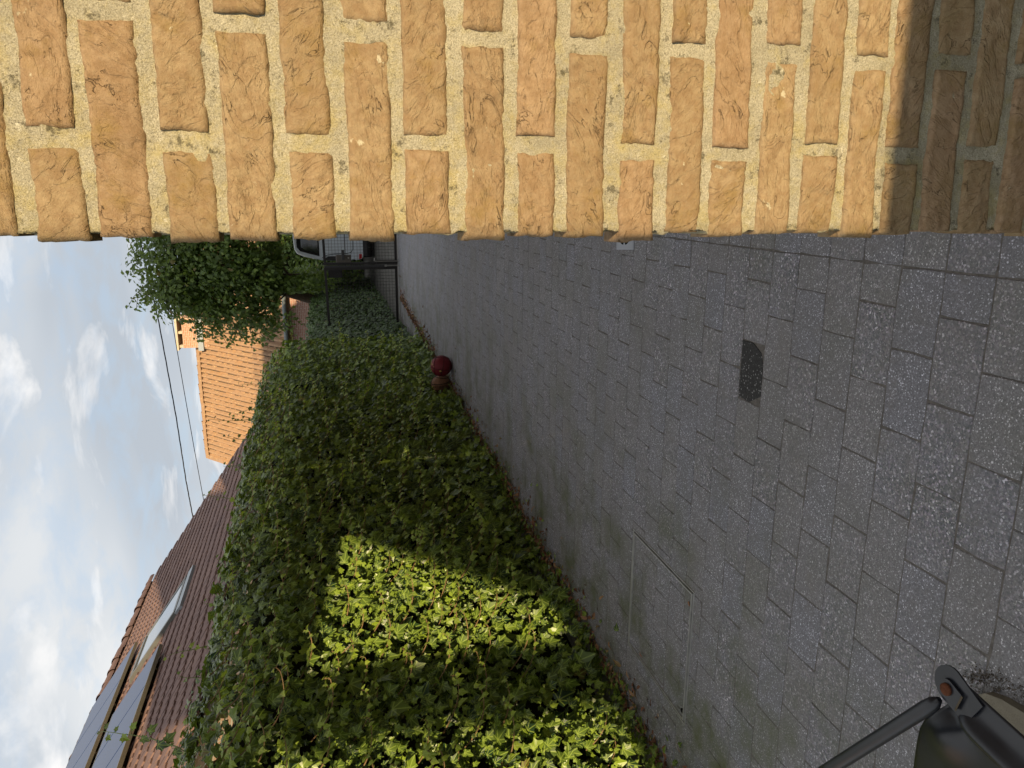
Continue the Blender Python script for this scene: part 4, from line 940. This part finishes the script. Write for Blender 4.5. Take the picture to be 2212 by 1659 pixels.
# ------------------------------------------------------------------ basketballs
def sphere(c, r, nu=40, nv=24):
    V = []; F = []
    for j in range(nv+1):
        for i in range(nu): t = math.pi*j/nv; p = 2*math.pi*i/nu; V.append((c[0]+r*math.sin(t)*math.cos(p), c[1]+r*math.sin(t)*math.sin(p), c[2]+r*math.cos(t)))
    for j in range(nv):
        for i in range(nu): F.append((j*nu+i, (j+1)*nu+i, (j+1)*nu+(i+1) % nu, j*nu+(i+1) % nu))
    return V, F
def ball_frame(c):
    f = (Vector((0, 0, H))-Vector(c)).normalized(); r = Vector((0, 0, 1)).cross(f).normalized(); return r, f.cross(r), f    # right, up, towards viewer
def ball(name, c, r, mat, seam, rots, lab, sr=.0035):
    b = thing(name, (c[0], c[1], 0), lab, 'basketball', 'basketballs at the foot of the ivy'); V, F = sphere(c, r); part('skin', V, F, mat, b, smooth=True)
    r_, u_, f_ = ball_frame(c); C0 = Vector(c)
    for pts in rots:
        mb = MB(); P = []
        for a, b2, d2 in pts: P.append(C0+(r_*a+u_*b2+f_*d2).normalized()*(r+.0004))
        mb.tube(P, sr, 5, False); mb.go('seam', seam, b, smooth=True)
    return b
def circ(n_, d=0., k=48):
    n_ = Vector(n_).normalized(); a = n_.orthogonal().normalized(); b = n_.cross(a); rr = math.sqrt(1-d*d)
    return [tuple(n_*d+(a*math.cos(2*math.pi*i/k)+b*math.sin(2*math.pi*i/k))*rr) for i in range(k+1)]
RB = (-1.861, 8.24, .1195); BBc = (-2.10, 8.36, .110)
red = ball('basketball', RB, .1195, redball_m, seam2_m, [circ((.2, .98, .2)), circ((.96, -.18, .25), -.15), circ((.12, 1, -.25), .46), circ((.25, .95, .55), -.40), circ((.93, -.05, -.3), .62)], 'dark red basketball with gold print and valve, right of the brown ball', .0036)
brn = ball('basketball', BBc, .110, brownball_m, seam_m, [circ((.97, .08, .25), .20), circ((.93, .12, .30), -.42), circ((.25, .1, -.95)), circ((.9, -.15, .2), .75)], 'worn brown basketball with black seams and lettering, left of the red ball', .0045)
def ball_text(txt, c, r, size, px, py, ang, mat, parent, name='lettering'):
    cu = bpy.data.curves.new('t', 'FONT'); cu.body = txt; cu.size = size; cu.align_x = 'CENTER'; cu.align_y = 'CENTER'; cu.resolution_u = 2
    o = bpy.data.objects.new('t', cu); COL.objects.link(o); bpy.context.view_layer.update()
    me = bpy.data.meshes.new_from_object(o.evaluated_get(bpy.context.evaluated_depsgraph_get())); bpy.data.objects.remove(o)
    r_, u_, f_ = ball_frame(c); C0 = Vector(c); ca, sa = math.cos(ang), math.sin(ang); V = []
    for v in me.vertices:
        x, y = v.co.x*ca-v.co.y*sa+px, v.co.x*sa+v.co.y*ca+py; d2 = r*r-x*x-y*y
        V.append(C0+(r_*x+u_*y+f_*math.sqrt(max(1e-5, d2))).normalized()*(r+.0016))
    F = [tuple(p.vertices) for p in me.polygons]; part(name, V, F, mat, parent)
ball_text('GAMETIME', BBc, .110, .036, -.030, .015, math.pi/2, ink_m, brn)
ball_text('7', RB, .1195, .055, -.014, .094, 1.1, gold_m, red); ball_text('SIZE', RB, .1195, .022, .03, .103, .5, gold_m, red)
def dot(c, r, px, py, rad, mat, parent, name):
    r_, u_, f_ = ball_frame(c); ce = (r_*px+u_*py+f_*math.sqrt(r*r-px*px-py*py)).normalized(); a = ce.orthogonal().normalized(); b = ce.cross(a); C0 = Vector(c)
    V = [C0+(ce*r+(a*math.cos(k*.524)+b*math.sin(k*.524))*rad).normalized()*(r+.001) for k in range(12)]+[C0+ce*(r+.002)]; part(name, V, [(12, k, (k+1) % 12) for k in range(12)], mat, parent)
dot(RB, .1195, -.058, .013, .0115, gold_m, red, 'valve'); dot(RB, .1195, -.075, .008, .009, seam_m, red, 'valve_print')

# ------------------------------------------------------------------ wheelbarrow in the near corner
wb = thing('wheelbarrow', (-1.0, .55, 0), 'black steel wheelbarrow tray with tubular brace and rusty bolt in the near corner', 'wheelbarrow')
Z = .5
e1 = Vector((-.70, .80, Z)); rd = (Vector((-.711, .683, Z))-Vector((-.702, .763, Z))).normalized()       # rim runs towards the camera
q = MB()
nU, nVv = 44, 40; V = []
ld = Vector((-1, 0, 0)); edge0 = Vector((-.828, .876, Z-.01)); edge1 = Vector((-.93, .862, Z-.045))
def tray_h(s_, t_):
    """height above the rim plane; s across from the rim to the left edge, t along the rim towards the camera"""
    ridge = math.exp(-((s_-.055)/.020)**2)*.020
    slope = -.02-.09*max(0, s_-.075)-.05*max(0, s_-.2)
    dent = -.030*math.exp(-((s_-.062)/.042)**2-((t_-.012)/.030)**2)
    hump = .012*math.exp(-((s_-.135)/.035)**2-((t_-.040)/.026)**2)
    fl = 0 if s_ < .012 else 1
    return fl*(ridge+slope*min(1, max(0, (s_-.05))/.04)+hump)+dent*min(1, s_/.02)
for i in range(nU+1):
    s_ = .34*(i/nU)**1.15
    for j in range(nVv+1):
        t_ = .62*(j/nVv)**1.3
        # front edge of the tray runs obliquely from the bolt tab to the left
        lead = float(np.interp(s_, (0, .02, .06, .14, .17, .30, .40), (0, -.015, -.035, -.080, -.092, -.119, -.13)))
        p = Vector((-.700, .792, Z))+ld*s_+rd*(t_+lead*max(0, 1-t_/.6)); p.z += tray_h(s_, t_)-.20*s_*s_
        V.append(p)
F = [(i*(nVv+1)+j, (i+1)*(nVv+1)+j, (i+1)*(nVv+1)+j+1, i*(nVv+1)+j+1) for i in range(nU) for j in range(nVv)]
tr = part('tray', V, F, tray_m, wb, smooth=True); sm = tr.modifiers.new('thick', 'SOLIDIFY'); sm.thickness = .003; sm.offset = -1
# rounded corner tab with bolt
tc0 = Vector((-.716, .806, Z+.001)); tdir = Vector((.25, .97, 0)).normalized(); tn = Vector((-.97, .25, 0))
out_ = [tc0-tdir*.045+tn*.030]+[tc0+tn*.030*math.cos(R(a))+tdir*.030*math.sin(R(a)) for a in range(0, 181, 15)]+[tc0-tdir*.055-tn*.020]
MB().prism(out_, (0, 0, .003)).go('corner_tab', tray_m, wb)
fl = tc0+Vector((0, 0, .0035))+tn*.006-tdir*.004
out_ = [fl-tdir*.022+tn*.015, fl+tdir*.004+tn*.016]+[fl+tn*.016*math.cos(R(a))+tdir*(.004+.014*math.sin(R(a))) for a in range(20, 161, 20)]+[fl+tdir*.004-tn*.016, fl-tdir*.020-tn*.014]
ta = Vector((-.770, .832, Z+.008)); tb = Vector((-1.046, 1.023, Z+.010))
td = (tb-ta).normalized()
q = MB(); q.tube([ta-td*.026, ta-td*.012, ta+td*.010, tb, tb+td*.5], [.005, .0105, .0122, .0125, .0125], 16); br = q.go('brace', tray_m, wb, smooth=True)
MB().prism(out_, (0, 0, .004)).go('flattened_end', tray_m, br)
q = MB(); q.obox(fl-tdir*.024+tn*.016+Vector((0, 0, .0042)), -tn, tdir, (0, 0, 1), .030, .003, .0006); q.go('worn_edge', rustedge_m, br)
q = MB(); c_ = fl+tdir*.003+Vector((0, 0, .004)); q.tube([c_, c_+Vector((0, 0, .004)), c_+Vector((0, 0, .0055))], [.0098, .0092, .005], 16); q.go('bolt_head', rust_m, br, smooth=True)
# the rest of it, mostly out of the frame
MB().tube([tb+td*.48, tb+td*.5+Vector((-.02, .0, -.1)), tb+td*.45+Vector((-.05, -.05, -.56))], .0155, 10).go('leg', tray_m, wb); MB().tube([(-.75, .35, .47), (-.8, .36, .0)], .0155, 10).go('leg', tray_m, wb); MB().tube([(-1.2, .3, .40), (-1.25, .3, .0)], .0155, 10).go('leg', tray_m, wb)
for x in (-.72, -1.2): MB().tube([(x, .24, .47), (x, -.25, .62)], .0155, 10).go('handle', tray_m, wb)
# paving stone edge and soil beside it
st = MB(); st.prism([(-1.17, 1.19, -.03), (-1.085, 1.178, -.03), (-1.058, 1.150, -.03), (-1.045, 1.11, -.03), (-1.038, 1.05, -.03), (-1.03, .9, -.03), (-1.25, .88, -.03)], (0, 0, .052)); part('stone_block', st.V, st.F, stone_m, None, loc=(-1.05, 1.05, 0), label='pale sandstone block on the ground under the wheelbarrow rim', cat='stone')
n = 520; r2 = np.random.default_rng(77); t = r2.random(n); cx_ = np.interp(t, (0, .3, .6, 1), (-1.075, -1.035, -1.020, -1.008)); cy_ = np.interp(t, (0, .3, .6, 1), (1.215, 1.175, 1.12, 1.0)); P = np.c_[cx_+r2.normal(0, .013, n), cy_+r2.normal(0, .012, n), .002+.003*r2.random(n)]
V, F, UV = leaves(P, r2.normal(0, 1, (n, 3))+np.array([[0, 0, .6]]), r2.normal(0, 1, (n, 3)), r2.uniform(.002, .0065, n), YOUNG, YF, cup=.4, fold=.6)
part('soil_crumbs', V, F, soil_m, None, loc=(-1, 1.2, 0), kind='stuff', label='dark soil crumbs spilled round the sandstone block', cat='soil')
print('objects', len(bpy.data.objects), 'tris', sum(len(o.data.polygons)*2 for o in bpy.data.objects if o.type == 'MESH'))
